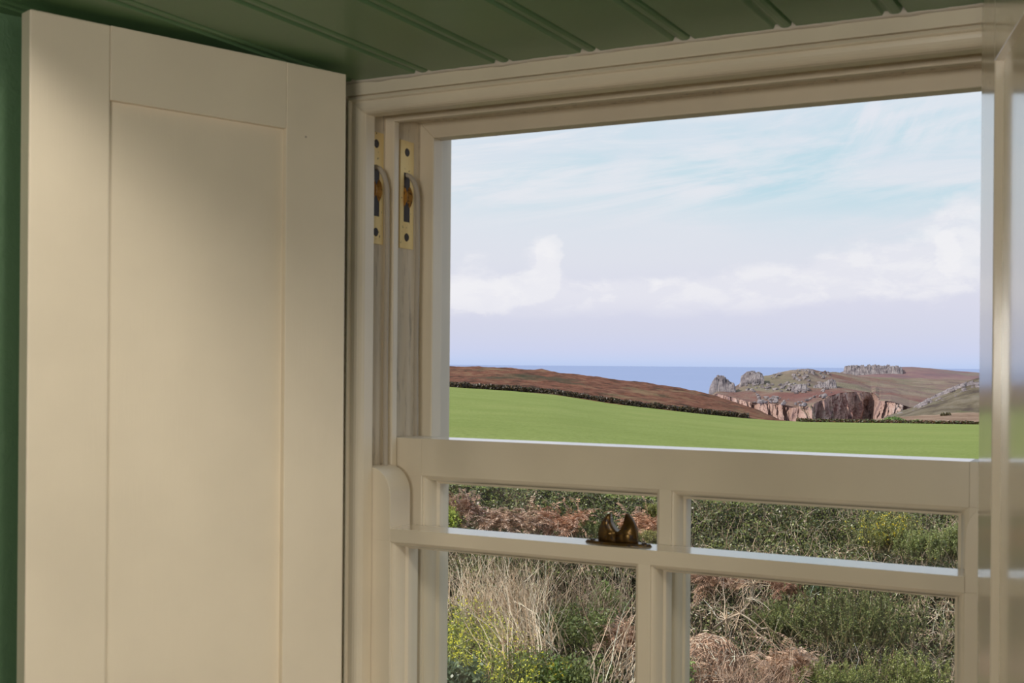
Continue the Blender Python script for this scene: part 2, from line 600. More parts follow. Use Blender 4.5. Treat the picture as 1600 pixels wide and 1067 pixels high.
for sd in (-1, 1):
    where = 'left' if sd < 0 else 'right'
    for yc, nm, zend in ((1.4645, 'lower', -0.20), (1.5465, 'upper', -0.13)):
        xc, zc, R0, s = pulley(yc, sd, 'spotted brass pulley plate of the %s sash' % nm)
        bm = bmesh.new()
        X0 = XL if sd < 0 else XR
        pts = [(X0 - s * 0.004, yc - 0.001, 0.2815), (X0 + s * 0.0020, yc, 0.2830), (X0 + s * 0.0070, yc + 0.001, 0.2805), (X0 + s * 0.0115, yc + 0.003, 0.2735),
               (X0 + s * 0.0145, yc + 0.005, 0.264), (X0 + s * 0.0160, yc + 0.007, 0.252)]
        xd = X0 + s * 0.0150
        for k in range(1, 9):
            pts.append((xd + s * 0.0006 * math.sin(k), yc + 0.009, 0.248 - (0.248 - zend) * k / 8))
        add_tube(bm, pts, 0.0036, 10)
        o = from_bm('sash_cord', bm, M_CORD, smooth=True)
        tag(o, ('pale cord running down from the %s pulley in the %s jamb' % ('room-side' if nm == 'lower' else 'outer', where)) if sd < 0 else
            ('pale cord in the jamb behind the right shutter, %s track' % ('room-side' if nm == 'lower' else 'outer')), 'sash cord', 'sash cords')


# ------------------------------------------------------------------ sliding sashes
def ovolo(n=6):
    """profile across a moulding: (inward, depth) 0..1"""
    pts = [(0.0, 0.0), (0.10, 0.02), (0.12, 0.10)]
    for i in range(n + 1):
        a = math.radians(90 * i / n)
        pts.append((0.12 + 0.62 * math.sin(a), 0.10 + 0.62 * (1 - math.cos(a))))
    pts += [(0.82, 0.74), (1.0, 0.80)]
    return pts


def sash(name, label, y0, y1, top, bottom, flat, rail, bot_rail, mold, horn=False):
    """y0 front, y1 back; flat = stile face width; mold = moulding width"""
    xl, xr = XL + 0.003, XR - 0.003
    root = empty(name, ((xl + xr) / 2, y0, bottom))
    tag(root, label, 'window sash', 'sliding sashes', 'thing')
    yg = y0 + 0.034               # glass plane
    D = yg - y0
    ov = ovolo()
    fx0, fx1 = XL + flat, XR - flat       # inner edges of the flat faces

    def prof_edge(e, sgn):        # from flat edge e inwards
        return [(e + sgn * mold * a, y0 + D * b) for a, b in ov] + [(e + sgn * mold, y1)]
    ht = top + (0.085 if horn else 0)
    for sgn, xo, e in ((1, xl, fx0), (-1, xr, fx1)):
        bm = bmesh.new()
        poly = [(xo, y1), (xo, y0)] + prof_edge(e, sgn)
        add_prism(bm, poly, lambda p: (p[0], p[1], bottom), lambda p: (p[0], p[1], top - rail + mold * 0.85))
        # square upper part of the stile beside the rail
        if not horn:
            add_box(bm, min(xo, e), max(xo, e), y0, y1, top - rail + mold * 0.85, top)
        st_ = rel(from_bm('stile', bm, M_CREAM, root, bevel=0.0003), root)
        if horn:
            bm = bmesh.new()
            hp = [(xo, top - rail + mold * 0.85), (xo, ht)]
            wz = abs(e - xo)
            k0 = 0.012
            for i in range(0, 11):
                a = math.radians(90 * i / 10)
                hp.append((xo + sgn * (k0 + (wz - k0) * math.sin(a)), ht - 0.040 * (1 - math.cos(a))))
            hp.append((e, top - rail + mold * 0.85))
            add_prism(bm, hp, lambda p: (p[0], y0, p[1]), lambda p: (p[0], y1, p[1]))
            rel(from_bm('horn', bm, M_CREAM, root, bevel=0.0006), root)
    # top rail
    hm = mold * 0.85

    def rail_mesh(nm, za, zb, dirn, mat):
        """za outer flat edge, zb where the moulding starts, dirn sign towards the glass"""
        bm = bmesh.new()
        poly = [(y1, za), (y0, za)] + [(y0 + D * b, zb + dirn * hm * a) for a, b in ov] + [(y1, zb + dirn * hm)]
        add_prism(bm, poly, lambda p: (fx0 + 0.0002, p[0], p[1]), lambda p: (fx1 - 0.0002, p[0], p[1]))
        return rel(from_bm(nm, bm, mat, root, bevel=0.0003), root)
    rail_mesh('top_rail', top, top - rail + hm, -1, M_GLOSS)
    rail_mesh('bottom_rail', bottom + 0.0003, bottom + bot_rail - hm, 1, M_CREAM)
    # middle glazing bar
    xm = (XL + XR) / 2
    bm = bmesh.new()
    nose = 0.0075
    side = [(xm + nose + (0.0125) * a, y0 + D * b) for a, b in ov]
    poly = side + [(xm + nose + 0.0125, y1 - 0.004), (xm + 0.005, y1 - 0.001)]
    poly = poly + [(2 * xm - p[0], p[1]) for p in poly[::-1]]
    add_prism(bm, poly, lambda p: (p[0], p[1], bottom + bot_rail - hm), lambda p: (p[0], p[1], top - rail + hm))
    rel(from_bm('glazing_bar', bm, M_CREAM, root, bevel=0.0005), root)
    for a, b in ((fx0 + mold - 0.003, xm - nose - 0.0095), (xm + nose + 0.0095, fx1 - mold + 0.003)):
        g = box('glass_pane', a, b, yg, yg + 0.003, bottom + bot_rail - 0.004, top - rail + 0.004, M_GLASS, root)
        rel(g, root)
    return root


LOW_TOP = -0.2335
low = sash('sliding_window', 'cream lower sash with curved horn and brass catch on its rail', 1.435, 1.487, LOW_TOP, SILL + 0.002, 0.050, 0.030, 0.075, 0.014, horn=True)
upp = sash('sliding_window', 'cream upper sash slid down behind the lower sash, thick top rail', 1.508, 1.558, -0.1105, -0.74, 0.055, 0.067, 0.05, 0.016)


# ------------------------------------------------------------------ brass catch on the lower sash rail
def catch():
    xc, yc, z0 = -0.614, 1.462, LOW_TOP
    # oval base plate
    bm = bmesh.new()
    n = 40
    pts = []
    for i in range(n):
        a = 2 * math.pi * i / n
        x = math.copysign(abs(math.cos(a)) ** 0.9, math.cos(a)) * 0.047
        y = math.sin(a) * 0.015 * (1 - 0.35 * abs(math.cos(a)) ** 2)
        pts.append((xc + x, yc + y))
    add_prism(bm, pts, lambda p: (p[0], p[1], z0 + 0.0001), lambda p: (xc + (p[0] - xc) * 0.94, yc + (p[1] - yc) * 0.88, z0 + 0.0034))
    fast = rel(from_bm('sash_fastener', bm, M_BRASS_DARK, low, bevel=0.0006), low)
    fast['label'] = 'tarnished brass catch with two upright horns'
    # crescent body: two wings with a U notch, wings flare out to front and back
    bm = bmesh.new()
    N = 22
    H = 0.037
    rings = []
    for sgn in (-1, 1):
        outer, inner = [], []
        for i in range(N + 1):
            t = i / N
            zz = z0 + 0.003 + H * t
            xo = 0.0096 + 0.0170 * (1 - t ** 2.3) ** 0.8
            tt = max(0.0, (t - 0.36) / 0.64)
            xi = 0.0 if t < 0.36 else 0.0094 * min(1.0, tt / 0.45) ** 0.5
            xi = min(xi, xo - 0.0004)
            yb = 0.0045 * (1 - t) + 0.0022 + 0.0045 * math.sin(t * 2.6)
            rings.append(None)
            outer.append((sgn * xo, zz, yb)); inner.append((sgn * xi, zz, yb))
        vo, vi, bo, bi = [], [], [], []
        for (xo, zz, yb), (xi, _, _) in zip(outer, inner):
            sh = 0.006 * sgn * ((zz - z0) / H) ** 2
            vo.append(bm.verts.new((xc + xo, yc - yb * 0.55 + sh, zz)))
            vi.append(bm.verts.new((xc + xi, yc - yb * 1.25 + sh, zz)))
            bo.append(bm.verts.new((xc + xo, yc + yb * 0.55 + sh, zz)))
            bi.append(bm.verts.new((xc + xi, yc + yb * 1.25 + sh, zz)))
        for i in range(N):
            bm.faces.new((vo[i], vo[i + 1], vi[i + 1], vi[i]))
            bm.faces.new((bo[i], bi[i], bi[i + 1], bo[i + 1]))
            bm.faces.new((vo[i], bo[i], bo[i + 1], vo[i + 1]))
            bm.faces.new((vi[i], vi[i + 1], bi[i + 1], bi[i]))
        bm.faces.new((vo[-1], bo[-1], bi[-1], vi[-1]))
        bm.faces.new((vo[0], vi[0], bi[0], bo[0]))
    from_bm('horned_keep', bm, M_BRASS_DARK, fast, smooth=True)
    for dx in (-0.036, 0.036):
        bm = bmesh.new()
        add_cyl(bm, (xc + dx, yc, z0 + 0.0030), (xc + dx, yc, z0 + 0.0046), 0.0038, 0.003, 14)
        from_bm('screw', bm, M_DARK, fast)


catch()


# ------------------------------------------------------------------ panelled shutters
def shutter(hinge, ang_dir, side, label, mat, length=0.428, stile=0.094, th=0.024, top_z=0.3885):
    """leaf runs from hinge along ang_dir; local x along leaf, local y towards its seen face"""
    root = empty('window_shutter', (hinge[0], hinge[1], SILL + 0.004))
    rz = math.atan2(ang_dir[1], ang_dir[0])
    root.rotation_euler = (0, 0, rz)
    tag(root, label, 'shutter', 'window shutters')
    h = top_z - (SILL + 0.004)
    s = side                      # seen face lies at y=0, body extends to y = -s*th
    ya, yb = sorted((0.0, -s * th))
    rail_t = 0.0845
    box('stile', 0, stile, ya, yb, 0, h, mat, root, bevel=0.0012)
    box('stile', length - stile, length, ya, yb, 0, h, mat, root, bevel=0.0018)
    box('rail', stile + 0.0002, length - stile - 0.0002, ya, yb, h - rail_t, h, mat, root, bevel=0.0007)
    box('rail', stile + 0.0002, length - stile - 0.0002, ya, yb, 0, 0.12, mat, root, bevel=0.0007)
    # recessed panel with a slight bevelled border
    rec = 0.0085
    p0, p1 = sorted((-s * rec, -s * (th - rec)))
    box('panel', stile - 0.004, length - stile + 0.004, p0, p1, 0.116, h - rail_t + 0.004, mat, root)
    for zz in (0.16, 0.62, h - 0.17):
        bm = bmesh.new()
        add_cyl(bm, (-0.004, -s * (th + 0.001), zz - 0.03), (-0.004, -s * (th + 0.001), zz + 0.03), 0.0045, n=12)
        from_bm('hinge', bm, M_BRASS_DARK, root)
    return root


shutter((-0.9472, 1.318), (-0.317, -0.949), 1, 'cream panelled shutter folded open on the left, green wall showing behind it', M_LEAF, 0.4195, 0.092, 0.024, 0.3807)
shutter((-0.165, 1.380), (0.2444, -0.9695), -1, 'glossy cream shutter at the right edge, reflecting the sky', M_GLOSS)


# =================================================================== the country outside
def W(lat, Z, z):
    return (lat * CY - Z * SY, lat * SY + Z * CY, z)


def unp(px, py, Z):
    dx, dy = px - PX, PY - py
    x0 = dx * CR - dy * SR
    y0 = dx * SR + dy * CR
    return W(x0 / F * Z, Z, y0 / F * Z)


def interp(pts, x):
    xs = [p[0] for p in pts]; ys = [p[1] for p in pts]
    return float(np.interp(x, xs, ys))


def fbm(x, y, z, oct_=4):
    s, a, f = 0.0, 1.0, 1.0
    for _ in range(oct_):
        s += a * mnoise.noise(Vector((x * f, y * f, z + 7.3 * f)))
        a *= 0.5
        f *= 2.03
    return s


def loft(name, rows, px0, px1, ncol, subs, mat, disp=0.0, dfreq=0.01, parent=None, fn=None, smooth=True):
    """rows: list of (py profile, Z profile); land surface lofted between them"""
    V, grid = [], []
    R = []
    for j in range(len(rows) - 1):
        for k in range(subs[j]):
            R.append((j, k / subs[j]))
    R.append((len(rows) - 2, 1.0))
    xs = np.linspace(px0, px1, ncol)
    for j, t in R:
        line = []
        for px in xs:
            a = unp(px, interp(rows[j][0], px), interp(rows[j][1], px))
            b = unp(px, interp(rows[j + 1][0], px), interp(rows[j + 1][1], px))
            p = [a[i] + (b[i] - a[i]) * t for i in range(3)]
            if fn:
                p = fn(p, px, j, t)
            elif disp:
                d_ = disp if not isinstance(disp, (list, tuple)) else disp[j] + (disp[j + 1] - disp[j]) * t
                p[2] += d_ * fbm(p[0] * dfreq, p[1] * dfreq, 0.0)
            line.append(len(V)); V.append(p)
        grid.append(line)
    Fc = []
    for a, b in zip(grid, grid[1:]):
        for i in range(ncol - 1):
            Fc.append((a[i], a[i + 1], b[i + 1], b[i]))
    me = bpy.data.meshes.new(name)
    me.from_pydata(V, [], Fc)
    return link(name, me, mat, parent, smooth=smooth)


def land_mat(name, stops, scale, detail=8, rough=0.9, bump=0.5, bdist=0.3, bscale=None, second=None, stretch=(1, 1, 1), spread=(0.3, 0.7), third=None, steep=None):
    m, t = mat_new(name)
    co = t.n('ShaderNodeTexCoord').outputs['Object']
    mp = t.n('ShaderNodeMapping')
    mp.inputs['Scale'].default_value = stretch
    t.l(co, mp.inputs[0])
    nz = t.n('ShaderNodeTexNoise', i_Scale=scale, i_Detail=detail, i_Roughness=0.65)
    t.l(mp.outputs[0], nz.inputs['Vector'])
    fac = t.smooth(nz.outputs['Fac'], *spread)
    n_ = len(stops)
    c = t.ramp(fac, [(i / (n_ - 1), s) for i, s in enumerate(stops)])
    if second:
        sc, colr, lo, hi_, k = second
        n2_ = t.n('ShaderNodeTexNoise', i_Scale=sc, i_Detail=6.0, i_Roughness=0.6)
        t.l(mp.outputs[0], n2_.inputs['Vector'])
        c = t.mix(t.math('MULTIPLY', t.smooth(n2_.outputs['Fac'], lo, hi_), k), c, colr)
    if third:
        sc, colr, lo, hi_, k = third
        mo = t.n('ShaderNodeMapping')
        mo.inputs['Location'].default_value = (331, 77, 19)
        t.l(co, mo.inputs[0])
        n3_ = t.n('ShaderNodeTexNoise', i_Scale=sc, i_Detail=6.0, i_Roughness=0.65)
        t.l(mo.outputs[0], n3_.inputs['Vector'])
        c = t.mix(t.math('MULTIPLY', t.smooth(n3_.outputs['Fac'], lo, hi_), k), c, colr)
    if steep:                                   # bare rock where the ground is too steep to hold soil
        ge = t.n('ShaderNodeNewGeometry')
        sx = t.n('ShaderNodeSeparateXYZ')
        t.l(ge.outputs['True Normal'], sx.inputs[0])
        az_ = t.math('ABSOLUTE', sx.outputs[2])
        f = t.smooth(az_, steep[1], steep[2])
        rn = t.n('ShaderNodeTexNoise', i_Scale=scale * 1.7, i_Detail=8.0, i_Roughness=0.7)
        mv = t.n('ShaderNodeMapping'); mv.inputs['Scale'].default_value = (1, 1, 0.35)
        t.l(co, mv.inputs[0]); t.l(mv.outputs[0], rn.inputs['Vector'])
        rc = t.ramp(t.smooth(rn.outputs['Fac'], 0.3, 0.7), [(i / (len(steep[0]) - 1), s) for i, s in enumerate(steep[0])])
        c = t.mix(f, rc, c)
    nb = t.n('ShaderNodeTexNoise', i_Scale=bscale or scale * 4, i_Detail=6.0, i_Roughness=0.7)
    t.l(co, nb.inputs['Vector'])
    bp = t.n('ShaderNodeBump', i_Strength=bump, i_Distance=bdist)
    t.l(nb.outputs['Fac'], bp.inputs['Height'])
    p = t.n('ShaderNodeBsdfPrincipled')
    t.l(c, p.inputs['Base Color'])
    p.inputs['Roughness'].default_value = rough
    p.inputs['Specular IOR Level'].default_value = 0.15
    t.l(bp.outputs[0], p.inputs['Normal'])
    o = t.n('ShaderNodeOutputMaterial')
    t.l(p.outputs[0], o.inputs[0])
    return m


K = 0.62
M_FIELD = land_mat('young_crop_grass', [srgb(154, 170, 86, K), srgb(162, 178, 94, K), srgb(170, 184, 102, K)], 0.12, bump=0.8, bdist=0.05, bscale=9,
                   second=(7.0, srgb(132, 146, 62, K), 0.45, 0.62, 0.7), stretch=(1, 1, 1), third=(0.05, srgb(178, 182, 104, K), 0.5, 0.7, 0.35))
M_HEATH = land_mat('bracken_heath', [srgb(84, 62, 46, K), srgb(136, 90, 68, K), srgb(158, 104, 82, K), srgb(170, 132, 100, K)], 0.35, bump=1.0, bdist=0.5, bscale=1.6,
                   second=(0.045, srgb(88, 90, 66, K), 0.55, 0.66, 0.8), third=(0.06, srgb(172, 150, 112, K), 0.56, 0.68, 0.7))
M_MOOR = land_mat('headland_moor', [srgb(134, 114, 106, K), srgb(158, 132, 122, K), srgb(162, 144, 124, K), srgb(180, 160, 142, K)], 0.030, bump=0.8, bdist=3, bscale=0.12,  # moor colours paled so distance haze is painted in
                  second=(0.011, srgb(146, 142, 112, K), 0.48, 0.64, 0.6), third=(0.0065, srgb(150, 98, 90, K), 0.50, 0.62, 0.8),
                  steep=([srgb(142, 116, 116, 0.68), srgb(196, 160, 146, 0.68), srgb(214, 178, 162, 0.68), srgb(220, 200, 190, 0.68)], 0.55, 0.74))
M_FARMOOR = land_mat('far_moor', [srgb(142, 116, 120, K), srgb(158, 124, 124, K), srgb(166, 140, 130, K)], 0.02, bump=0.4, bdist=3, bscale=0.07,  # pale lavender tones paint haze over the far hill
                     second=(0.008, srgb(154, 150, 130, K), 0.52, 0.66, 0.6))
M_SLOPE = land_mat('stony_slope', [srgb(98, 84, 76, K), srgb(134, 122, 100, K), srgb(158, 146, 128, K)], 0.05, bump=0.9, bdist=2, bscale=0.2,
                   second=(0.03, srgb(124, 128, 86, K), 0.52, 0.66, 0.7))
M_TAN = land_mat('dry_pasture', [srgb(140, 110, 88, K), srgb(172, 142, 118, K), srgb(190, 164, 138, K)], 0.08, bump=0.5, bdist=0.5, bscale=0.8)
M_ROCK = land_mat('granite', [srgb(140, 130, 134, K), srgb(178, 166, 166, K), srgb(206, 196, 194, K)], 0.15, bump=1.0, bdist=1.0, bscale=0.5)  # rock greys lightened to paint in distance haze
M_EARTH = land_mat('bank_earth', [srgb(34, 30, 22, K), srgb(50, 44, 32, K), srgb(66, 58, 40, K)], 3.0, bump=0.8, bdist=0.05, bscale=12)  # earth colour kept dark to paint shade into gaps between plants


def sea_mat():
    m, t = mat_new('sea_water')
    co = t.n('ShaderNodeTexCoord').outputs['Object']
    nz = t.n('ShaderNodeTexNoise', i_Scale=0.0009, i_Detail=6.0, i_Roughness=0.6)
    t.l(co, nz.inputs['Vector'])
    nb = t.n('ShaderNodeTexNoise', i_Scale=0.05, i_Detail=4.0)
    t.l(co, nb.inputs['Vector'])
    bp = t.n('ShaderNodeBump', i_Strength=0.5, i_Distance=4.0)
    t.l(nb.outputs['Fac'], bp.inputs['Height'])
    p = t.n('ShaderNodeBsdfPrincipled')
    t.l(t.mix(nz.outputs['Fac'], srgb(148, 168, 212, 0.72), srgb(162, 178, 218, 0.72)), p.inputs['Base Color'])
    p.inputs['Roughness'].default_value = 0.55
    p.inputs['Specular IOR Level'].default_value = 0.3
    t.l(bp.outputs[0], p.inputs['Normal'])
    o = t.n('ShaderNodeOutputMaterial')
    t.l(p.outputs[0], o.inputs[0])
    return m


bm = bmesh.new()
SEA = -60
add_prism(bm, [(-24000, 300), (24000, 300), (24000, 42000), (-24000, 42000)],
          lambda p: W(p[0], p[1], SEA), lambda p: W(p[0], p[1], SEA - 1))
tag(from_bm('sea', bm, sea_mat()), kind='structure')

# field: from behind the hedge bank to the stone hedges
EDGE = [(200, 596), (500, 600), (690, 604), (800, 611), (870, 617), (960, 631), (1080, 645), (1160, 653), (1215, 657), (1260, 659), (1525, 663), (1900, 672), (2400, 690)]
ZN = [(0, 13.6), (3000, 13.6)]
near = [(0, 745), (690, 788), (3000, 930)]
loft('field', [(near, ZN), ([(a, b + (785 - b) * 0.55) for a, b in EDGE], [(0, 26), (3000, 26)]),
               ([(a, b + (785 - b) * 0.22) for a, b in EDGE], [(0, 62), (3000, 62)]), (EDGE, [(0, 165), (3000, 165)]), ([(a, b + 14) for a, b in EDGE], [(0, 230), (3000, 230)])],
     100, 2400, 160, (8, 10, 14, 4), M_FIELD, disp=[0.02, 0.03, 0.03, 0.03, 0.1], dfreq=0.06)
tag(bpy.data.objects['field'], kind='structure')
# garden ground between house and bank
bm = bmesh.new()
add_box(bm, -14, 14, 1.8, 11, -3.2, -2.95)
o = from_bm('ground', bm, M_EARTH)
o.rotation_euler = (0, 0, YAW * 0.0)
tag(o, kind='structure')

# heathery hill on the left
CREST = [(200, 556), (500, 566), (690, 573), (790, 576), (870, 582.5), (940, 590), (1010, 599), (1100, 615), (1150, 628), (1190, 644), (1218, 658), (1260, 690)]
h_edge = [(a, b + 1.5) for a, b in EDGE]
mid = [(x, interp(EDGE, x) * 0.55 + interp(CREST, x) * 0.45) for x in range(200, 1261, 20)]


def heath_fn(p, px, j, t):
    a = 0.35 if j > 0 or t > 0.05 else 0.0
    p[2] += a * fbm(p[0] * 0.22, p[1] * 0.22, 1.0, 4) + (0.5 * fbm(p[0] * 0.03, p[1] * 0.03, 2.0, 2) if 0 < j < 3 else 0)
    return p


loft('hill', [(h_edge, [(0, 163), (3000, 163)]), (mid, [(0, 200), (1218, 190)]), (CREST, [(0, 262), (1218, 225)]),
              ([(a, b + 60) for a, b in CREST], [(0, 330), (1218, 260)]), ([(a, b + 330) for a, b in CREST], [(0, 420), (1218, 330)])],
     200, 1258, 420, (26, 34, 12, 6), M_HEATH, fn=heath_fn)
tag(bpy.data.objects['hill'], kind='structure')

# headland: cliffs, moor slope, crest, back slope
RIDGE = [(1090, 640), (1104, 622), (1112, 606), (1150, 604), (1170, 590), (1200, 587), (1235, 580), (1262, 577), (1300, 580.5), (1345, 588), (1380, 589), (1420, 590), (1460, 592), (1500, 594), (1560, 592), (1700, 585)]
CLIFF = [(1090, 646), (1104, 624), (1120, 615), (1150, 622), (1170, 628), (1190, 630), (1215, 631), (1242, 636), (1270, 632), (1282, 626), (1292, 620), (1312, 614), (1335, 612), (1362, 613), (1368, 616), (1374, 626), (1392, 627), (1421, 636), (1440, 638), (1470, 640), (1560, 645), (1700, 650)]
CZ = [(1090, 1180), (1150, 1120), (1240, 1060), (1272, 1050), (1285, 1075), (1310, 1120), (1340, 1170), (1362, 1215), (1369, 1130), (1376, 1070), (1400, 1055), (1430, 1050), (1700, 1040)]
RZ = [(1090, 1220), (1150, 1260), (1262, 1330), (1300, 1420), (1400, 1520), (1700, 1500)]
FOOTZ = [(a, b - 32) for a, b in CZ]


def head_fn(p, px, j, t):
    # gullies on the cliff: push along the line of sight
    if j == 0:
        g = fbm(px * 0.085, p[2] * 0.030, 4.0, 5)
        k = math.sin(math.pi * min(1, max(0, t)) * 0.98) * 0.8 + 0.25
        dz = (24.0 * g + 10.0 * abs(mnoise.noise(Vector((px * 0.22, 3.0, p[2] * 0.02))))) * k
        p[0] += -SY * dz; p[1] += CY * dz
        p[2] += 1.5 * fbm(px * 0.3, t * 6, 9.0, 3)
    else:
        am = 2.0 * min(1.0, t * 4 if j == 1 else 1.0)
        p[2] += am * fbm(p[0] * 0.018, p[1] * 0.018, 3.0, 5)
    return p


foot = [(a, PY + 60 * F / 1040 + 4) for a, _ in CLIFF]
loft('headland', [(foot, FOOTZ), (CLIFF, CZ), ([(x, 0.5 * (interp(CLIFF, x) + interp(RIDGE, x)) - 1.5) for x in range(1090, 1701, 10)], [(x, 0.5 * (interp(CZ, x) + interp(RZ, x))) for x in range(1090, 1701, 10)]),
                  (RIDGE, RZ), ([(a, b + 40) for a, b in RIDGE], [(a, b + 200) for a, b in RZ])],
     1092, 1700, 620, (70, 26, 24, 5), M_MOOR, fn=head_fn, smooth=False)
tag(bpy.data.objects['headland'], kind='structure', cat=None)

# far hill behind
FAR = [(1290, 592), (1316, 581), (1330, 577), (1400, 573), (1425, 573), (1460, 576), (1525, 582), (1600, 590), (1700, 594)]
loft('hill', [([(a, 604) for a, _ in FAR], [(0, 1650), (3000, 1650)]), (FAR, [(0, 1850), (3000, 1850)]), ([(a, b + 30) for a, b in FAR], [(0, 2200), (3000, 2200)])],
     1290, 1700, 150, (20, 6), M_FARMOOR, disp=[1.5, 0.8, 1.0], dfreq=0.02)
# stony slope on the right, nearer than the headland
SLP = [(1380, 652), (1420, 640), (1445, 626), (1470, 612), (1500, 600), (1530, 590), (1600, 572), (1750, 552)]
loft('hill', [([(a, 672) for a, _ in SLP], [(0, 640), (3000, 640)]), ([(a, b + (660 - b) * 0.4) for a, b in SLP], [(0, 720), (3000, 720)]), (SLP, [(0, 820), (3000, 820)]), ([(a, b + 40) for a, b in SLP], [(0, 900), (3000, 900)])],
     1380, 1750, 180, (24, 24, 5), M_SLOPE, disp=[1.0, 2.2, 1.6, 1.5], dfreq=0.035)
# low dry rise beyond the field corner
DRY = [(1230, 662), (1300, 660), (1360, 656), (1400, 651), (1440, 648), (1480, 646), (1530, 645), (1600, 641), (1750, 634)]
loft('hill', [([(a, 668) for a, _ in DRY], [(0, 230), (3000, 230)]), (DRY, [(0, 420), (3000, 420)]), ([(a, b + 20) for a, b in DRY], [(0, 500), (3000, 500)])],
     1230, 1750, 150, (20, 6), M_TAN, disp=[0.4, 0.6, 0.4], dfreq=0.08)
for o in bpy.data.objects:
    if o.name.startswith('hill'):
        o['kind'] = 'structure'


# ---- rocks
def add_rock(bm, c, s, rnd, squash=1.0):
    r = bmesh.ops.create_icosphere(bm, subdivisions=1, radius=1.0)
    M = Matrix.Rotation(rnd.uniform(0, 6.28), 3, 'Z') @ Matrix.Rotation(rnd.uniform(-0.35, 0.35), 3, 'X')
    for v in r['verts']:
        p = v.co.copy()
        p = Vector((max(-0.72, min(0.72, p.x)), max(-0.72, min(0.72, p.y)), max(-0.72, min(0.72, p.z))))
        p *= 1 + rnd.uniform(-0.18, 0.18)
        p = M @ Vector((p.x * s[0], p.y * s[1], p.z * s[2]))
        v.co = Vector(c) + p


def outcrop(name, label, prof, Z, depth, seed, base, cell, group=None):
    """one craggy body: blocky joints, flat facets"""
    x0, x1 = prof[0][0], prof[-1][0]
    c0 = unp((x0 + x1) / 2, interp(base, (x0 + x1) / 2), Z)
    nx, ny = int((x1 - x0) * 1.3) + 4, 22
    V, Fc = [], []
    for j in range(ny + 1):
        v = j / ny
        ZZ = Z - depth / 2 + depth * v
        env = min(1.0, math.sin(math.pi * v) * 1.9 + 0.0)
        for i in range(nx + 1):
            px = x0 + (x1 - x0) * i / nx
            wx = px + 1.6 * mnoise.noise(Vector((px * 0.5, v * 9, seed)))
            wv = v * 9 + 0.9 * mnoise.noise(Vector((px * 0.3, v * 9, seed + 5.0)))
            ci, cj = math.floor(wx / cell), math.floor(wv / 1.6)
            hsh = math.sin(ci * 12.9898 + cj * 78.233 + seed * 3.7) * 43758.5453
            rnd = hsh - math.floor(hsh)
            end = min(1.0, (px - x0) / 3.0 + 0.15, (x1 - px) / 3.0 + 0.15)
            pb, pt = interp(base, px), interp(prof, px) - 1.0
            hgt = env * end * (0.68 + 0.32 * rnd) + 0.10 * mnoise.noise(Vector((px * 1.1, v * 14, seed)))
            p = unp(px, pb + 2.5 - (pb + 2.5 - pt) * max(0.0, hgt), ZZ)
            V.append((p[0] - c0[0], p[1] - c0[1], p[2] - c0[2] - (4.0 if hgt <= 0.02 else 0)))
    for j in range(ny):
        for i in range(nx):
            a_ = j * (nx + 1) + i
            Fc.append((a_, a_ + 1, a_ + nx + 2, a_ + nx + 1))
    me = bpy.data.meshes.new(name)
    me.from_pydata(V, [], Fc)
    o = link(name, me, M_ROCK)
    o.location = c0
    return tag(o, label, 'rock outcrop', group)


G_ROCK = 'granite outcrops on the headland'
outcrop('rock_outcrop', 'jagged grey rock stack at the seaward tip of the headland',
        [(1106, 612), (1111, 600), (1117, 590), (1124, 587), (1132, 588), (1140, 596), (1150, 601)], 1190, 34, 3, [(1100, 622), (1150, 610)], 4.0, G_ROCK)
outcrop('rock_outcrop', 'rounded grey tor on the skyline, second from the headland tip',
        [(1155, 599), (1158, 589), (1166, 582), (1176, 580), (1186, 582), (1194, 586)], 1240, 34, 4, [(1150, 602), (1196, 590)], 4.5, G_ROCK)
outcrop('rock_outcrop', 'long flat-topped row of grey crags on the farthest skyline hill',
        [(1317, 574), (1324, 572), (1345, 571), (1372, 570), (1400, 571), (1412, 575)], 1800, 60, 5, [(1315, 585), (1360, 588), (1412, 586)], 5.0, G_ROCK)
outcrop('rock_outcrop', 'tumbled grey rocks on the crest of the headland',
        [(1220, 584), (1240, 579), (1260, 577), (1274, 580)], 1318, 36, 6, [(1215, 590), (1278, 588)], 2.3, G_ROCK)
outcrop('rock_outcrop', 'slanting band of pale boulders across the middle of the headland slope',
        [(1245, 616), (1270, 604), (1300, 592), (1308, 596)], 1205, 40, 8, [(1240, 620), (1310, 604)], 2.0, G_ROCK)
outcrop('rock_outcrop', 'pale broken rocks down the slope at the right of the headland',
        [(1425, 637), (1450, 623), (1480, 608), (1505, 599), (1523, 593)], 808, 40, 9, [(1420, 645), (1450, 630), (1480, 617), (1505, 608), (1523, 603)], 5.0, G_ROCK)
outcrop('rock_outcrop', 'small knot of grey boulders above the cliff edge',
        [(1235, 606), (1250, 600), (1262, 600)], 1170, 24, 10, [(1230, 612), (1264, 606)], 1.9, G_ROCK)


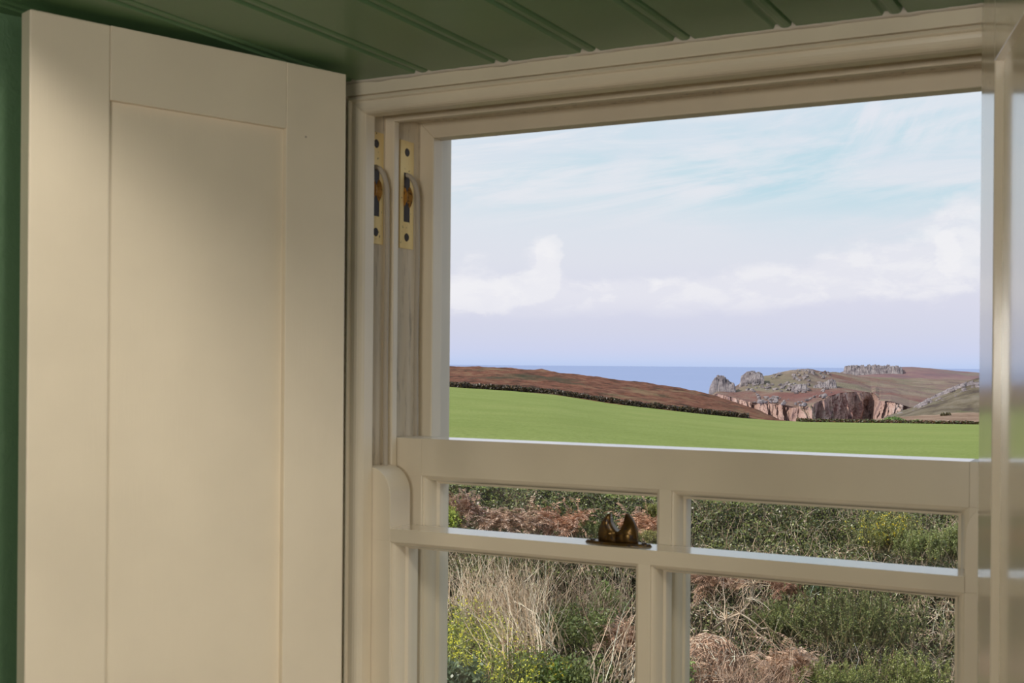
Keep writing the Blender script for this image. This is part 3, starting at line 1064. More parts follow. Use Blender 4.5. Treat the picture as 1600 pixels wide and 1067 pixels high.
def boulders():
    rnd = random.Random(21)
    bm = bmesh.new()
    for _ in range(330):
        px = rnd.uniform(1160, 1300)
        t = rnd.random()
        py = interp(CLIFF, px) * (1 - t) + interp(RIDGE, px) * t
        Z = interp(CZ, px) * (1 - t) + interp(RZ, px) * t
        if mnoise.noise(Vector((px * 0.05, py * 0.09, 0))) < -0.02: continue
        s = rnd.uniform(0.7, 2.6)
        add_rock(bm, unp(px, py - 0.5, Z - 12), (s * 1.3, s, s), rnd)
    for _ in range(420):
        px = rnd.uniform(1405, 1560)
        t = rnd.random() ** 1.4
        pt = interp(SLP, px) + 3
        py = pt + (652 - pt) * t
        if mnoise.noise(Vector((px * 0.06, py * 0.08, 4.0))) < 0.02 or py > 650: continue
        tt = (py - interp(SLP, px)) / (672 - interp(SLP, px))
        Z = 820 - 180 * tt
        s = rnd.uniform(0.6, 2.2)
        add_rock(bm, unp(px, py, Z - 16), (s * 1.2, s, s * 1.1), rnd)
    o = from_bm('boulders', bm, M_ROCK)
    tag(o, 'small pale boulders strewn over the headland slope', 'boulders', kind='stuff')


boulders()


# ------------------------------------------------------------------ plants: leaf, blade and twig geometry
def plant_mat(name, rough=0.38, trans=0.2):
    m, t = mat_new(name)
    at = t.n('ShaderNodeAttribute')
    at.attribute_name = 'Col'
    p = t.n('ShaderNodeBsdfPrincipled')
    t.l(at.outputs['Color'], p.inputs['Base Color'])
    p.inputs['Roughness'].default_value = rough
    p.inputs['Specular IOR Level'].default_value = 0.6
    tr = t.n('ShaderNodeBsdfTranslucent')
    t.l(at.outputs['Color'], tr.inputs[0])
    mx = t.n('ShaderNodeMixShader')
    mx.inputs[0].default_value = trans
    t.l(p.outputs[0], mx.inputs[1]); t.l(tr.outputs[0], mx.inputs[2])
    o = t.n('ShaderNodeOutputMaterial')
    t.l(mx.outputs[0], o.inputs[0])
    return m


M_PLANT = plant_mat('plant_leaves')
M_STEM = plant_mat('plant_stems', 0.7, 0.0)


class Geo:
    def __init__(s):
        s.q, s.c = [], []

    def quads(s, q, c):
        s.q.append(np.asarray(q, float)); s.c.append(np.asarray(c, float))

    def leaves(s, P, L, Wd, c, bias=None):
        n = len(P)
        a = RNG.normal(size=(n, 3))
        if bias is not None: a += bias
        a /= np.linalg.norm(a, axis=1)[:, None]
        b = np.cross(a, RNG.normal(size=(n, 3)))
        b /= np.linalg.norm(b, axis=1)[:, None]
        L = np.broadcast_to(L, n)[:, None]; Wd = np.broadcast_to(Wd, n)[:, None]
        s.quads(np.stack([P - a * L / 2, P + b * Wd / 2 - a * L * 0.05, P + a * L / 2, P - b * Wd / 2 - a * L * 0.05], 1), c)

    def segs(s, P0, P1, r0, r1, c):
        d_ = P1 - P0
        d_ /= np.linalg.norm(d_, axis=1)[:, None] + 1e-9
        u = np.cross(d_, np.array([0.3, 0.2, 0.93]) + 0 * d_)
        u /= np.linalg.norm(u, axis=1)[:, None] + 1e-9
        v = np.cross(d_, u)
        r0 = np.broadcast_to(r0, len(P0))[:, None]; r1 = np.broadcast_to(r1, len(P0))[:, None]
        k = [(math.cos(t), math.sin(t)) for t in (0, 2.094, 4.189)]
        for i in range(3):
            (a, b), (c2, d2) = k[i], k[(i + 1) % 3]
            s.quads(np.stack([P0 + (u * a + v * b) * r0, P0 + (u * c2 + v * d2) * r0, P1 + (u * c2 + v * d2) * r1, P1 + (u * a + v * b) * r1], 1), c)

    def path(s, pts, r0, r1, c):
        """pts (n,k,3)"""
        k = pts.shape[1]
        for i in range(k - 1):
            ra = r0 + (r1 - r0) * i / (k - 1); rb = r0 + (r1 - r0) * (i + 1) / (k - 1)
            s.segs(pts[:, i], pts[:, i + 1], ra, rb, c)

    def build(s, name, mat, parent=None, origin=(0, 0, 0)):
        q = np.concatenate(s.q) - np.asarray(origin)
        c = np.concatenate(s.c)
        n = len(q)
        me = bpy.data.meshes.new(name)
        me.vertices.add(n * 4); me.loops.add(n * 4); me.polygons.add(n)
        me.vertices.foreach_set('co', q.reshape(-1))
        me.loops.foreach_set('vertex_index', np.arange(n * 4, dtype=np.int32))
        me.polygons.foreach_set('loop_start', np.arange(0, n * 4, 4, dtype=np.int32))
        me.update(calc_edges=True)
        at = me.attributes.new('Col', 'FLOAT_COLOR', 'FACE')
        at.data.foreach_set('color', np.concatenate([np.clip(c, 0, 1), np.ones((n, 1))], 1).reshape(-1).astype(np.float32))
        o = link(name, me, mat, parent)
        return o


def cols(n, palette, var=0.18, k=1.3):
    pal = np.array([srgb(*p)[:3] for p in palette]) * k
    c = pal[RNG.integers(0, len(pal), n)]
    return c * (1 + RNG.normal(size=(n, 1)) * var)


GREEN_D = [(62, 70, 36), (82, 90, 46), (102, 108, 58), (128, 132, 82)]
GREEN_M = [(104, 112, 58), (126, 132, 72), (142, 146, 88), (88, 96, 50)]
GREEN_GREY = [(98, 108, 76), (116, 122, 88), (84, 92, 62), (132, 132, 98), (110, 100, 72)]
GORSE = [(88, 96, 46), (112, 118, 60), (134, 138, 76), (156, 156, 98)]
BROWN = [(138, 108, 88), (160, 128, 106), (186, 156, 134), (114, 88, 70), (200, 174, 152)]
TAN = [(206, 184, 160), (184, 160, 134), (226, 208, 186), (156, 130, 104)]
TWIG = [(132, 112, 92), (158, 138, 118), (104, 84, 66), (182, 164, 144)]
YEL = [(226, 204, 58), (236, 214, 84), (208, 184, 42)]
YELG = [(150, 162, 66), (170, 178, 84), (128, 146, 58)]

# bank surface: depth Z for a picture height, plus lumps
ZB0, ZB1 = 9.6, 13.0
PYB0, PYB1 = 1085.0, 776.0


def bankZ(py):
    return ZB0 + (PYB0 - py) / (PYB0 - PYB1) * (ZB1 - ZB0)


def bankP(px, py, fwd=0.0):
    """points on the bank face; fwd = metres towards the house"""
    px = np.asarray(px, float); py = np.asarray(py, float)
    top = 748 + (px - 690) * 0.062
    Z = ZB0 + (PYB0 - py) / (PYB0 - top) * (ZB1 - ZB0) - fwd
    dx, dy = px - PX, PY - py
    x0 = dx * CR - dy * SR; y0 = dx * SR + dy * CR
    lat = x0 / F * Z; z = y0 / F * Z
    return np.stack([lat * CY - Z * SY, lat * SY + Z * CY, z], -1)


# bare bank under the plants, with its far side
V, Fc = [], []
cols_n, rows_n = 120, 40
for j in range(rows_n + 14):
    for i in range(cols_n + 1):
        px = 200 + 1900 * i / cols_n
        top = 756 + (px - 690) * 0.062
        if j <= rows_n:
            py = 1150 + (top - 1150) * j / rows_n
            p = bankP(px, py, -0.25)
            p = list(p)
            p[2] += 0.10 * fbm(p[0] * 1.3, p[1] * 1.3, 0, 3)
        else:
            k = (j - rows_n) / 13
            p = list(bankP(px, top, -0.25 - 1.1 * k))
            p[2] = V[(rows_n) * (cols_n + 1) + i][2] - 0.55 * k ** 2
        V.append(p)
for j in range(rows_n + 13):
    for i in range(cols_n):
        a = j * (cols_n + 1) + i
        Fc.append((a, a + 1, a + cols_n + 2, a + cols_n + 1))
me = bpy.data.meshes.new('hedge_bank')
me.from_pydata(V, [], Fc)
tag(link('ground_bank', me, M_EARTH, smooth=True), kind='structure')


def scatter(x0, x1, y0, y1, n, fwd=(0.0, 0.35), dens=None):
    px = RNG.uniform(x0, x1, n); py = RNG.uniform(0, 1, n)
    ta_ = y0 + (px - 690) * 0.062 * (y0 < 800); py = ta_ + (y1 - ta_) * py
    if dens is not None:
        keep = np.array([mnoise.noise(Vector((a * dens[0], b * dens[0] * 1.4, dens[1]))) > dens[2] for a, b in zip(px, py)])
        px, py = px[keep], py[keep]
    f = RNG.uniform(fwd[0], fwd[1], len(px))
    lump = np.array([mnoise.noise(Vector((a * 0.022, b * 0.03, 5.0))) + 0.55 * mnoise.noise(Vector((a * 0.07, b * 0.09, 2.0))) for a, b in zip(px, py)]) * 0.38
    return bankP(px, py, f + lump)


# --- hedge of bramble and ivy along the top of the bank
g = Geo()
P = scatter(430, 1800, 736, 900, 62000, (0.0, 0.55))
g.leaves(P, RNG.uniform(0.016, 0.036, len(P)), RNG.uniform(0.012, 0.024, len(P)), cols(len(P), GREEN_D + GREEN_M[:2], 0.22), bias=np.array([-0.2, -0.3, 0.2]))
P = scatter(700, 1800, 735, 892, 34000, (0.15, 0.62), dens=(0.03, 2.0, -0.1))
g.leaves(P, RNG.uniform(0.014, 0.030, len(P)), 0.016, cols(len(P), GREEN_GREY + [(128, 104, 80)], 0.2))
tag(g.build('hedge_leaves', M_PLANT), 'dense dark green bramble and ivy leaves along the top of the bank', 'hedge', kind='stuff')

# --- mixed undergrowth over the face of the bank
g = Geo()
P = scatter(430, 1800, 852, 1085, 52000, (0.0, 0.40))
g.leaves(P, RNG.uniform(0.016, 0.034, len(P)), RNG.uniform(0.010, 0.020, len(P)), cols(len(P), GREEN_M + GREEN_GREY + GREEN_D[1:], 0.22))
P = scatter(430, 1800, 850, 1085, 30000, (0.15, 0.60), dens=(0.02, 9.0, -0.08))
g.leaves(P, RNG.uniform(0.018, 0.045, len(P)), 0.009, cols(len(P), BROWN + TAN, 0.2))
tag(g.build('undergrowth_leaves', M_PLANT), 'tangled green and brown undergrowth covering the face of the bank', 'undergrowth', kind='stuff')


def twig_paths(P, L, up_, spread, k=5, wander=0.25, lean=(0, 0, 0)):
    n = len(P)
    d_ = RNG.normal(size=(n, 3)) * spread + np.array([0, 0, up_]) + np.array(lean)
    d_ /= np.linalg.norm(d_, axis=1)[:, None]
    pts = [P]
    for i in range(k - 1):
        pts.append(pts[-1] + d_ * (L / (k - 1)))
        d_ = d_ + RNG.normal(size=(n, 3)) * wander + np.array([0, 0, -0.05])
        d_ /= np.linalg.norm(d_, axis=1)[:, None]
    return np.stack(pts, 1)


g = Geo()
P = scatter(1060, 1800, 738, 850, 900, (0.1, 0.5))
g.path(twig_paths(P, RNG.uniform(0.12, 0.34, (len(P), 1)), 1.0, 0.55, 6, 0.35), 0.0026, 0.0010, cols(len(P), TWIG, 0.15))
P = scatter(640, 1800, 860, 1080, 1500, (0.1, 0.5))
g.path(twig_paths(P, RNG.uniform(0.12, 0.45, (len(P), 1)), 0.7, 0.6, 6, 0.35), 0.0024, 0.0010, cols(len(P), TWIG + TAN, 0.15))
P = scatter(640, 1060, 745, 860, 220, (0.1, 0.5))
g.path(twig_paths(P, RNG.uniform(0.1, 0.3, (len(P), 1)), 0.6, 0.7, 6, 0.35), 0.003, 0.001, cols(len(P), TWIG, 0.15))
P = scatter(640, 1800, 860, 1090, 1400, (0.55, 0.95))
g.path(twig_paths(P, RNG.uniform(0.10, 0.40, (len(P), 1)), 0.9, 0.45, 6, 0.25), 0.0022, 0.0009, cols(len(P), TWIG + TAN + BROWN, 0.2))
tag(g.build('hedge_twigs', M_STEM), 'thin bare grey-brown twigs sticking out of the hedge', 'twigs', kind='stuff')


# --- gorse
def gorse(px, py, wpx, hpx, n, label, flowers=0, fwd=0.45, pal=GORSE, group='gorse bushes on the bank'):
    c = bankP(px, py, fwd)
    s = float(np.linalg.norm(c[:2])) / F
    w_, h_ = wpx * s, hpx * s
    root = tag(empty('gorse_bush', tuple(c)), label, 'bush', group)
    g1, g2, g3 = Geo(), Geo(), Geo()
    # shoots fan out from the base into a dome
    a = RNG.uniform(0, 2 * math.pi, n); e = RNG.uniform(0.05, 1.0, n) ** 0.6
    d_ = np.stack([np.cos(a) * (1 - e) * 1.1 * w_ / 2, np.sin(a) * (1 - e) * 0.8 * w_ / 2, e * h_], 1)
    base_ = np.stack([RNG.normal(size=n) * w_ * 0.22, RNG.normal(size=n) * w_ * 0.15, RNG.uniform(0, 0.5, n) * h_ * 0.6], 1)
    tips = base_ + d_ * RNG.uniform(0.55, 1.0, (n, 1)) + RNG.normal(size=(n, 3)) * 0.02
    tips[:, 2] = np.minimum(tips[:, 2], h_)
    midp = (base_ + tips) / 2 + RNG.normal(size=(n, 3)) * 0.02
    g2.path(np.stack([base_, midp, tips], 1), 0.005, 0.0015, cols(n, [(92, 84, 56), (110, 98, 66)], 0.1))
    m = 80
    t = RNG.uniform(0.25, 1.02, (n, m, 1))
    Pn = (midp[:, None] * (1 - t) * 2 * (t > .5) + tips[:, None] * (2 * t - 1) * (t > .5)
          + (base_[:, None] * (1 - 2 * t) + midp[:, None] * 2 * t) * (t <= .5))
    Pn = Pn.reshape(-1, 3) + RNG.normal(size=(n * m, 3)) * 0.0075
    dirn = np.repeat((tips - base_) / (np.linalg.norm(tips - base_, axis=1)[:, None] + 1e-6), m, 0)
    tipc = 0.62 + 0.62 * t.reshape(-1, 1)  # painted highlight: spine colour lightens towards the shoot tips
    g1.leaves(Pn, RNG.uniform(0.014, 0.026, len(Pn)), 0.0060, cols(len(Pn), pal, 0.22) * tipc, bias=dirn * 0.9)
    rel_o = Vector((0, 0, 0))
    g1.build('spines', M_PLANT, root); g2.build('stems', M_STEM, root)
    if flowers:
        nn = flowers
        i = RNG.integers(0, n, nn)
        Pf = tips[i] * RNG.uniform(0.8, 1.02, (nn, 1)) + RNG.normal(size=(nn, 3)) * 0.012
        P5 = np.repeat(Pf, 4, 0) + RNG.normal(size=(nn * 4, 3)) * 0.005
        g3.leaves(P5, 0.016, 0.012, cols(nn * 4, YEL, 0.12, 1.0))
        g3.build('flowers', M_PLANT, root)
    return root


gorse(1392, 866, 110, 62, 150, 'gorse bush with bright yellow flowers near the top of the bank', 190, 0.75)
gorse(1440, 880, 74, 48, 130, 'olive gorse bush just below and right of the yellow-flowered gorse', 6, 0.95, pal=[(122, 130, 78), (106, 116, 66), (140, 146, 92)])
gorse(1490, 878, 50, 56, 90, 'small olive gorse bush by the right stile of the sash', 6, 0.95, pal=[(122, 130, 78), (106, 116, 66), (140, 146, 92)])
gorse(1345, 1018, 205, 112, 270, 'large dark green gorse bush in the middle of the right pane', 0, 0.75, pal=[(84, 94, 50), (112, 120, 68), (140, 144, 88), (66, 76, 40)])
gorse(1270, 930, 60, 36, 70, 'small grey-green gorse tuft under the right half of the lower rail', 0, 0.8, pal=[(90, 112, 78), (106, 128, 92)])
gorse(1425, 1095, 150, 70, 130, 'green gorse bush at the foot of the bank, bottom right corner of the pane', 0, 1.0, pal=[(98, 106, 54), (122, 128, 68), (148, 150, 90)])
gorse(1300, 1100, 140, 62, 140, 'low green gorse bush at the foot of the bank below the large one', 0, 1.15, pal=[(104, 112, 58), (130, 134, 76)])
gorse(1215, 1000, 80, 60, 120, 'pale green gorse bush between the brown bracken and the bare branches', 0, 0.7, pal=[(116, 124, 70), (132, 136, 84)])
gorse(1022, 806, 26, 18, 50, 'small round olive bush beside the glazing bar', 0, 0.9, pal=[(112, 116, 60), (126, 128, 72)], group='low bushes among the bracken')
gorse(925, 834, 50, 20, 60, 'low olive bush just behind the brass catch', 0, 0.9, pal=[(96, 104, 58), (112, 118, 70)], group='low bushes among the bracken')
gorse(1012, 848, 40, 18, 50, 'low yellowish bush close behind the lower rail, right of the catch', 0, 0.9, pal=[(140, 134, 80), (122, 120, 68)], group='low bushes among the bracken')


# --- soft green leafy plants
def leafy(px, py, wpx, hpx, n, label, pal, fwd=0.5, size=(0.02, 0.045), flowers=0, fpal=YEL, name='leafy_plant', cat='plant', group='green plants on the bank'):
    c = bankP(px, py, fwd)
    s = float(np.linalg.norm(c[:2])) / F
    w_, h_ = wpx * s, hpx * s
    root = tag(empty(name, tuple(c)), label, cat, group)
    g1, g2 = Geo(), Geo()
    ns = max(8, n // 60)
    B = np.stack([RNG.uniform(-1, 1, ns) * w_ * 0.42, RNG.uniform(-1, 1, ns) * w_ * 0.2, np.zeros(ns)], 1)
    pts = twig_paths(B, h_ * RNG.uniform(0.6, 1.05, (ns, 1)), 1.0, 0.22, 6, 0.12)
    g2.path(pts, 0.004, 0.0015, cols(ns, GREEN_M, 0.1))
    i = RNG.integers(0, ns, n); j = RNG.integers(1, 6, n)
    P = pts[i, j] + RNG.normal(size=(n, 3)) * 0.032
    g1.leaves(P, RNG.uniform(size[0], size[1], n), RNG.uniform(size[0], size[1], n) * 0.5, cols(n, pal, 0.2), bias=np.array([0, 0, 0.3]))
    g1.build('leaves', M_PLANT, root); g2.build('stems', M_STEM, root)
    if flowers:
        g3 = Geo()
        i = RNG.integers(0, ns, flowers)
        Pf = pts[i, 5] + RNG.normal(size=(flowers, 3)) * np.array([0.03, 0.03, 0.03])
        P5 = np.repeat(Pf, 5, 0) + RNG.normal(size=(flowers * 5, 3)) * 0.005
        g3.leaves(P5, 0.014, 0.011, cols(flowers * 5, fpal, 0.1, 0.85))
        g3.build('flowers', M_PLANT, root)
    return root


leafy(708, 822, 50, 30, 700, 'bright yellow-green leafy plant by the left stile of the sash', YELG, 0.9)
leafy(900, 1005, 130, 60, 2600, 'feathery mid green foliage in the middle of the left pane', [(106, 116, 66), (126, 134, 82), (92, 102, 56)], 0.6, (0.02, 0.04))
leafy(870, 1085, 150, 62, 3000, 'soft green foliage at the foot of the bank under the dry stalks', [(102, 114, 62), (122, 130, 78), (88, 98, 52)], 0.9, (0.02, 0.045))
leafy(948, 960, 70, 44, 1100, 'patch of bright green leaves beside the left edge of the lower glazing bar', [(110, 130, 70), (126, 144, 84)], 0.55)
leafy(762, 900, 70, 50, 900, 'dark ivy-green leaves at the top of the dry grass', GREEN_D, 0.35)
leafy(727, 1095, 120, 58, 1600, 'broad dull green leaves below the yellow wildflowers, lower left corner', [(88, 102, 70), (108, 120, 88), (76, 88, 58)], 1.2, (0.03, 0.06))
leafy(862, 1072, 44, 34, 400, 'small plant with a tuft of yellow flowers in front of the green foliage', [(112, 134, 70)], 1.1, flowers=46, name='flowering_plant', cat='flower', group='flowering plants at the foot of the bank')
leafy(792, 1038, 14, 36, 90, 'single small pink-flowered stem among the dry stalks', [(112, 134, 70)], 1.1, flowers=16, fpal=[(206, 92, 138), (190, 80, 122)], name='flowering_plant', cat='flower', group='flowering plants at the foot of the bank')
leafy(1070, 1060, 26, 30, 300, 'small bright green shoot beside the straw heap', [(120, 150, 70)], 1.0)

# yellow wildflower patch, lower left
g1, g2, g3 = Geo(), Geo(), Geo()
n = 420
px = 640 + 200 * RNG.random(n) ** 1.15
py = 955 + RNG.random(n) * 130 + np.maximum(0, px - 740) * 0.55
B = bankP(px, py + 22, RNG.uniform(0.75, 1.1, n))
pts = twig_paths(B, RNG.uniform(0.12, 0.30, (n, 1)), 1.0, 0.16, 5, 0.1)
g2.path(pts, 0.0026, 0.0012, cols(n, YELG, 0.1))
i = RNG.integers(0, n, 9500); j = RNG.integers(0, 4, 9500)
P = pts[i, j] + RNG.normal(size=(9500, 3)) * 0.035
g1.leaves(P, RNG.uniform(0.015, 0.034, 9500), 0.010, cols(9500, GREEN_M + YELG[:1], 0.2))
Pf = np.repeat(pts[:, 4], 3, 0) + RNG.normal(size=(n * 3, 3)) * np.array([0.034, 0.034, 0.03])
P5 = np.repeat(Pf, 3, 0) + RNG.normal(size=(n * 9, 3)) * 0.004
g3.leaves(P5, 0.014, 0.011, cols(n * 9, [(236, 226, 70), (224, 214, 56), (244, 236, 110)], 0.1, 1.1))
root = tag(empty('wildflowers', tuple(bankP(740, 1060, 1.0))), 'drift of small yellow wildflowers with green stems at the lower left', 'wildflowers', kind='stuff')
for gg, nm, mt in ((g1, 'leaves', M_PLANT), (g2, 'stems', M_STEM), (g3, 'flowers', M_PLANT)):
    gg.build(nm, mt, root, origin=tuple(root.location))


# --- dead bracken
def bracken(px, py, wpx, hpx, n, label, fwd=0.6, pal=BROWN):
    c = bankP(px, py, fwd)
    s = float(np.linalg.norm(c[:2])) / F
    w_, h_ = wpx * s, hpx * s
    root = tag(empty('bracken_clump', tuple(c)), label, 'bracken', 'dead bracken on the bank')
    g1, g2 = Geo(), Geo()
    B = np.stack([RNG.uniform(-1, 1, n) * w_ * 0.45, RNG.uniform(-1, 1, n) * 0.12, RNG.uniform(0, 0.3, n) * h_], 1)
    d_ = RNG.normal(size=(n, 3)) * 0.5 + np.array([0, 0, 1.0])
    d_ /= np.linalg.norm(d_, axis=1)[:, None]
    L = RNG.uniform(0.16, 0.34, (n, 1)) * min(1.0, h_ / 0.28 + 0.3)
    pts = [B]
    for k in range(8):
        pts.append(pts[-1] + d_ * L / 8)
        d_ = d_ + np.array([0, 0, -0.26]) + RNG.normal(size=(n, 3)) * 0.06
        d_ /= np.linalg.norm(d_, axis=1)[:, None]
    pts = np.stack(pts, 1)
    g2.path(pts, 0.0026, 0.001, cols(n, BROWN, 0.1))
    for k in range(2, 9):
        ax = pts[:, k] - pts[:, k - 1]
        ax /= np.linalg.norm(ax, axis=1)[:, None]
        side = np.cross(ax, np.array([0.1, 0.2, 1.0]) + RNG.normal(size=(n, 3)) * 0.25)
        side /= np.linalg.norm(side, axis=1)[:, None] + 1e-9
        ln = (0.075 * (1 - (k - 2) / 8.5)) * RNG.uniform(0.7, 1.2, (n, 1))
        for off in (0.0, 0.5):
            o_ = pts[:, k] - (pts[:, k] - pts[:, k - 1]) * off
            for sg in (-1, 1):
                tip = o_ + side * sg * ln + ax * ln * 0.35 + np.array([0, 0, -0.35]) * ln
                m_ = (o_ + tip) / 2
                wv = ax * 0.0075
                g1.quads(np.stack([o_, m_ + wv, tip, m_ - wv], 1), cols(n, pal, 0.18))
    g1.build('fronds', M_PLANT, root); g2.build('stems', M_STEM, root)
    return root


bracken(715, 808, 70, 38, 60, 'reddish dead bracken under the top rail at the left stile', 0.75, [(140, 106, 88), (122, 92, 76), (160, 126, 104)])
bracken(790, 830, 110, 36, 110, 'orange-brown dead bracken behind the left half of the lower rail', 0.75)
bracken(880, 832, 90, 36, 90, 'orange-brown dead bracken just left of the brass catch', 0.7, [(178, 136, 110), (152, 116, 92), (196, 158, 132)])
bracken(1000, 832, 60, 38, 50, 'pale brown dead bracken between the catch and the glazing bar', 0.75, [(190, 150, 122), (168, 128, 100)])
bracken(1232, 1062, 84, 62, 80, 'curled orange-brown bracken in front of the green gorse', 1.25, [(176, 140, 114), (150, 118, 94), (194, 164, 140)])
bracken(1195, 1100, 90, 40, 50, 'brown bracken at the bottom of the right pane beside the straw heap', 1.2, [(150, 122, 100), (128, 102, 82)])
bracken(1120, 920, 90, 34, 60, 'brown bracken at the top left of the lower right pane', 0.5, [(160, 126, 104), (140, 108, 86)])
bracken(1228, 930, 40, 34, 36, 'small clump of brown bracken left of the gorse tuft', 0.7, [(150, 112, 92), (134, 98, 78)])
bracken(975, 1020, 60, 60, 60, 'pale brown bracken at the left edge of the lower glazing bar', 0.6, [(180, 148, 126), (160, 126, 104)])


# --- tall dry grass and stalks
def drygrass(px, py, wpx, hpx, n, label, fwd=0.7, lean=(0.25, 0, 0), pal=TAN, r=0.0022, name='dry_grass'):
    c = bankP(px, py, fwd)
    s = float(np.linalg.norm(c[:2])) / F
    w_, h_ = wpx * s, hpx * s
    B = np.stack([RNG.uniform(-1, 1, n) * w_ * 0.5 * CY, RNG.uniform(-1, 1, n) * 0.25, RNG.uniform(-0.1, 0.35, n) * h_], 1)
    B[:, 1] += (B[:, 0]) * SY / CY * 1.0
    pts = twig_paths(B, h_ * RNG.uniform(0.45, 1.0, (n, 1)), 1.0, 0.32, 6, 0.17, lean)
    g1 = Geo()
    g1.path(pts, r, r * 0.4, cols(n, pal, 0.14))
    o = g1.build(name, M_STEM)
    o.location = tuple(c)
    return tag(o, label, 'dry grass', 'dry grasses and stalks on the bank')


drygrass(792, 1000, 112, 132, 460, 'tall pale clump of dry tan grass in the middle of the left pane', 0.6, (-0.12, 0, 0))
drygrass(830, 1045, 80, 120, 160, 'sparse long pale stalks leaning across the green foliage', 0.95, (-0.35, 0, 0), r=0.0032)
drygrass(925, 980, 110, 108, 200, 'brown upright stalks under the middle of the lower rail', 0.55, (0.0, 0, 0), TWIG)
drygrass(968, 1085, 60, 150, 60, 'long bent straw stalks beside the lower glazing bar', 1.0, (0.28, 0, 0), r=0.0032)
drygrass(712, 975, 40, 100, 40, 'few upright pale stalks beside the left stile', 0.9, (0.0, 0, 0), r=0.0028)
drygrass(1180, 1095, 110, 70, 260, 'short brown dead grass at the foot of the bank', 1.3, (0.1, 0, 0), BROWN)


# --- bare branches and straw heap in the right pane
def branch():
    c = Vector(bankP(1140, 968, 1.0).tolist())
    g1 = Geo()
    P0 = np.zeros((1, 3))
    main = np.array([[(-0.10, -0.1, -0.06), (0.0, -0.1, 0.02), (0.10, -0.05, 0.07), (0.17, 0.0, 0.16), (0.19, 0.02, 0.30), (0.22, 0.03, 0.40)]])
    g1.path(main, 0.013, 0.005, cols(1, [(176, 156, 134)], 0.0))
    m2 = np.array([[(0.10, -0.05, 0.07), (0.20, -0.05, 0.02), (0.27, -0.02, -0.04), (0.33, 0.0, -0.03)]])
    g1.path(m2, 0.010, 0.004, cols(1, [(190, 172, 150)], 0.0))
    B = np.repeat(main[0][1:5], 16, 0)
    g1.path(twig_paths(B, RNG.uniform(0.1, 0.34, (len(B), 1)), 0.3, 0.8, 6, 0.35), 0.004, 0.0015, cols(len(B), TWIG + TAN, 0.12))
    o = g1.build('bare_branch', M_STEM)
    o.location = c
    tag(o, 'thick pale bare branch with forked twigs right of the glazing bar', 'branch')


branch()


def straw_heap():
    c = bankP(1108, 1050, 0.95)
    root = tag(empty('straw_heap', tuple(c)), 'rounded heap of pinkish dry straw low beside the glazing bar', 'straw heap')
    bm = bmesh.new()
    r = bmesh.ops.create_icosphere(bm, subdivisions=4, radius=1.0)
    for v in r['verts']:
        k = 1 + 0.22 * fbm(v.co.x * 1.6, v.co.y * 1.6, v.co.z * 1.6, 4)
        v.co = Vector((v.co.x * 0.205 * k, v.co.y * 0.165 * k, v.co.z * 0.215 * k + 0.01))
    from_bm('mound', bm, land_mat('straw_mat', [srgb(150, 110, 88, K), srgb(196, 152, 126, K), srgb(222, 186, 160, K)], 14, bump=1.0, bdist=0.03, bscale=60, stretch=(1, 1, 3)), root, smooth=True)
    n = 12000
    v = RNG.normal(size=(n, 3)); v /= np.linalg.norm(v, axis=1)[:, None]
    v[:, 2] = np.abs(v[:, 2]) * 1.2 - 0.4
    P = v * np.array([0.26, 0.21, 0.27]) * (1 + 0.10 * RNG.normal(size=(n, 1))) + np.array([0, 0, 0.02])
    t_ = np.cross(v, RNG.normal(size=(n, 3)) * 0.6 + np.array([0.2, 0.4, 0.1])); t_ /= np.linalg.norm(t_, axis=1)[:, None]
    L = RNG.uniform(0.03, 0.10, (n, 1))
    g1 = Geo()
    g1.segs(P - t_ * L / 2, P + t_ * L / 2 + v * 0.012, 0.0030, 0.0015, cols(n, [(200, 166, 142), (168, 132, 108), (230, 206, 184), (120, 92, 74)], 0.2))
    g1.build('straw', M_STEM, root)


straw_heap()

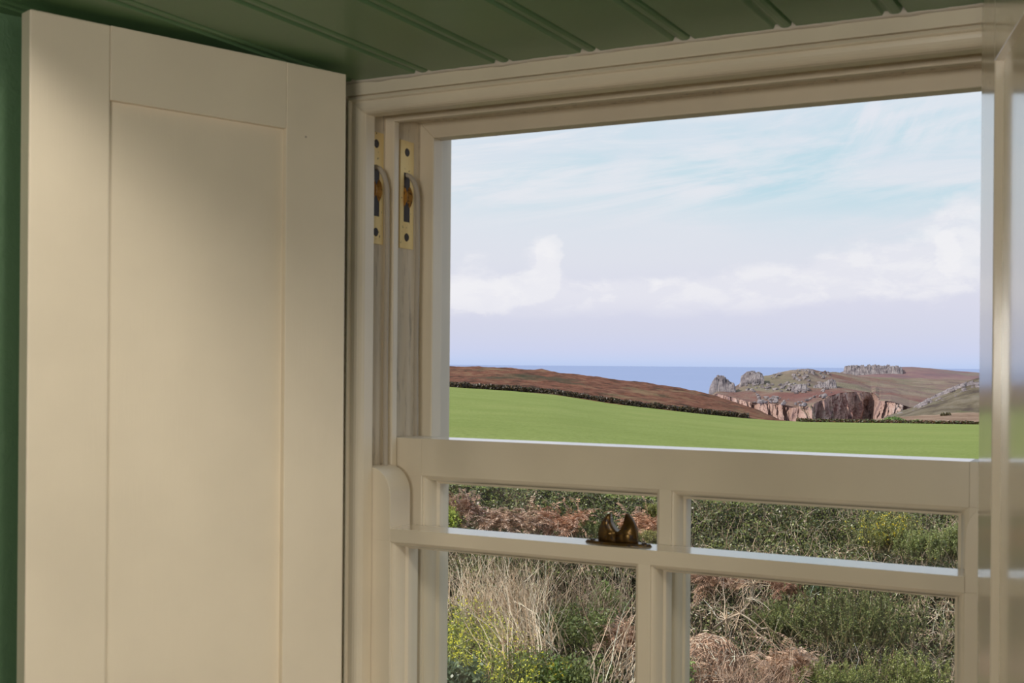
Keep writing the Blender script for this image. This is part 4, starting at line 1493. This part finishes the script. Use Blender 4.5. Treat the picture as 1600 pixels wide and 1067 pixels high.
# ------------------------------------------------------------------ far hedges and shrubs at the field edge
def far_hedge(x0, x1, Z, hpx, label, pal, n, offs=0.0):
    g1 = Geo()
    px = RNG.uniform(x0, x1, n)
    u = RNG.random(n)
    hh = np.array([hpx * (1.0 + 0.35 * mnoise.noise(Vector((a * 0.06, 1.0, Z)))) for a in px])
    py = np.interp(px, [a for a, _ in EDGE], [b for _, b in EDGE]) + 1.5 - offs - u * hh
    ZZ = Z + RNG.uniform(-1.2, 1.2, n)
    dx, dy = px - PX, PY - py
    xx = (dx * CR - dy * SR) / F * ZZ; zz = (dx * SR + dy * CR) / F * ZZ
    P = np.stack([xx * CY - ZZ * SY, xx * SY + ZZ * CY, zz], -1)
    g1.leaves(P, RNG.uniform(0.15, 0.5, n) * Z / 165, RNG.uniform(0.12, 0.3, n) * Z / 165, cols(n, pal, 0.25))
    tag(g1.build('hedgerow_leaves', M_PLANT), label, 'hedgerow', kind='stuff')


far_hedge(300, 1170, 166, 9.5, 'dark stone hedge overgrown with brush along the far left edge of the field', [(62, 50, 40), (78, 64, 50), (52, 42, 34), (98, 80, 60), (70, 66, 44)], 26000)
far_hedge(1245, 1900, 170, 6.0, 'low dark brown hedge along the far right edge of the field', [(88, 62, 46), (104, 78, 56), (70, 66, 42), (82, 88, 50)], 12000)


def shrub(px, py, wpx, hpx, Z, n, label, pal):
    c = unp(px, py, Z)
    s = Z / F
    g1 = Geo()
    v = RNG.normal(size=(n, 3)); v /= np.linalg.norm(v, axis=1)[:, None]
    v *= RNG.uniform(0.5, 1.0, (n, 1)) ** 0.4
    P = v * np.array([wpx * s / 2, wpx * s / 2, hpx * s * 0.6]) + np.array([0, 0, hpx * s * 0.35])
    P += RNG.normal(size=(n, 3)) * 0.08
    g1.leaves(P, 0.26 * Z / 175, 0.2 * Z / 175, cols(n, pal, 0.2))
    o = g1.build('shrub', M_PLANT)
    o.location = c
    return tag(o, label, 'shrub', 'shrubs along the far field edge')


shrub(1397, 663, 34, 11, 172, 2600, 'rounded bright green shrub on the far field edge', [(98, 122, 62), (118, 142, 76), (84, 104, 52)])
shrub(1432, 664.5, 26, 8, 172, 1500, 'lower green shrub just right of the rounded one', [(92, 112, 58), (108, 128, 68)])
shrub(1362, 663.5, 24, 7, 172, 1300, 'dark olive shrub just left of the rounded green one', [(80, 84, 50), (92, 92, 56)])
shrub(1478, 651, 16, 7, 380, 600, 'small dark shrub on the dry rise beyond the field', [(80, 74, 50), (96, 88, 60)])

for o in bpy.data.objects:
    if o.parent and o.name.split('.')[0] in ('spines', 'stems', 'leaves', 'flowers', 'fronds', 'straw'):
        o['kind'] = 'stuff'
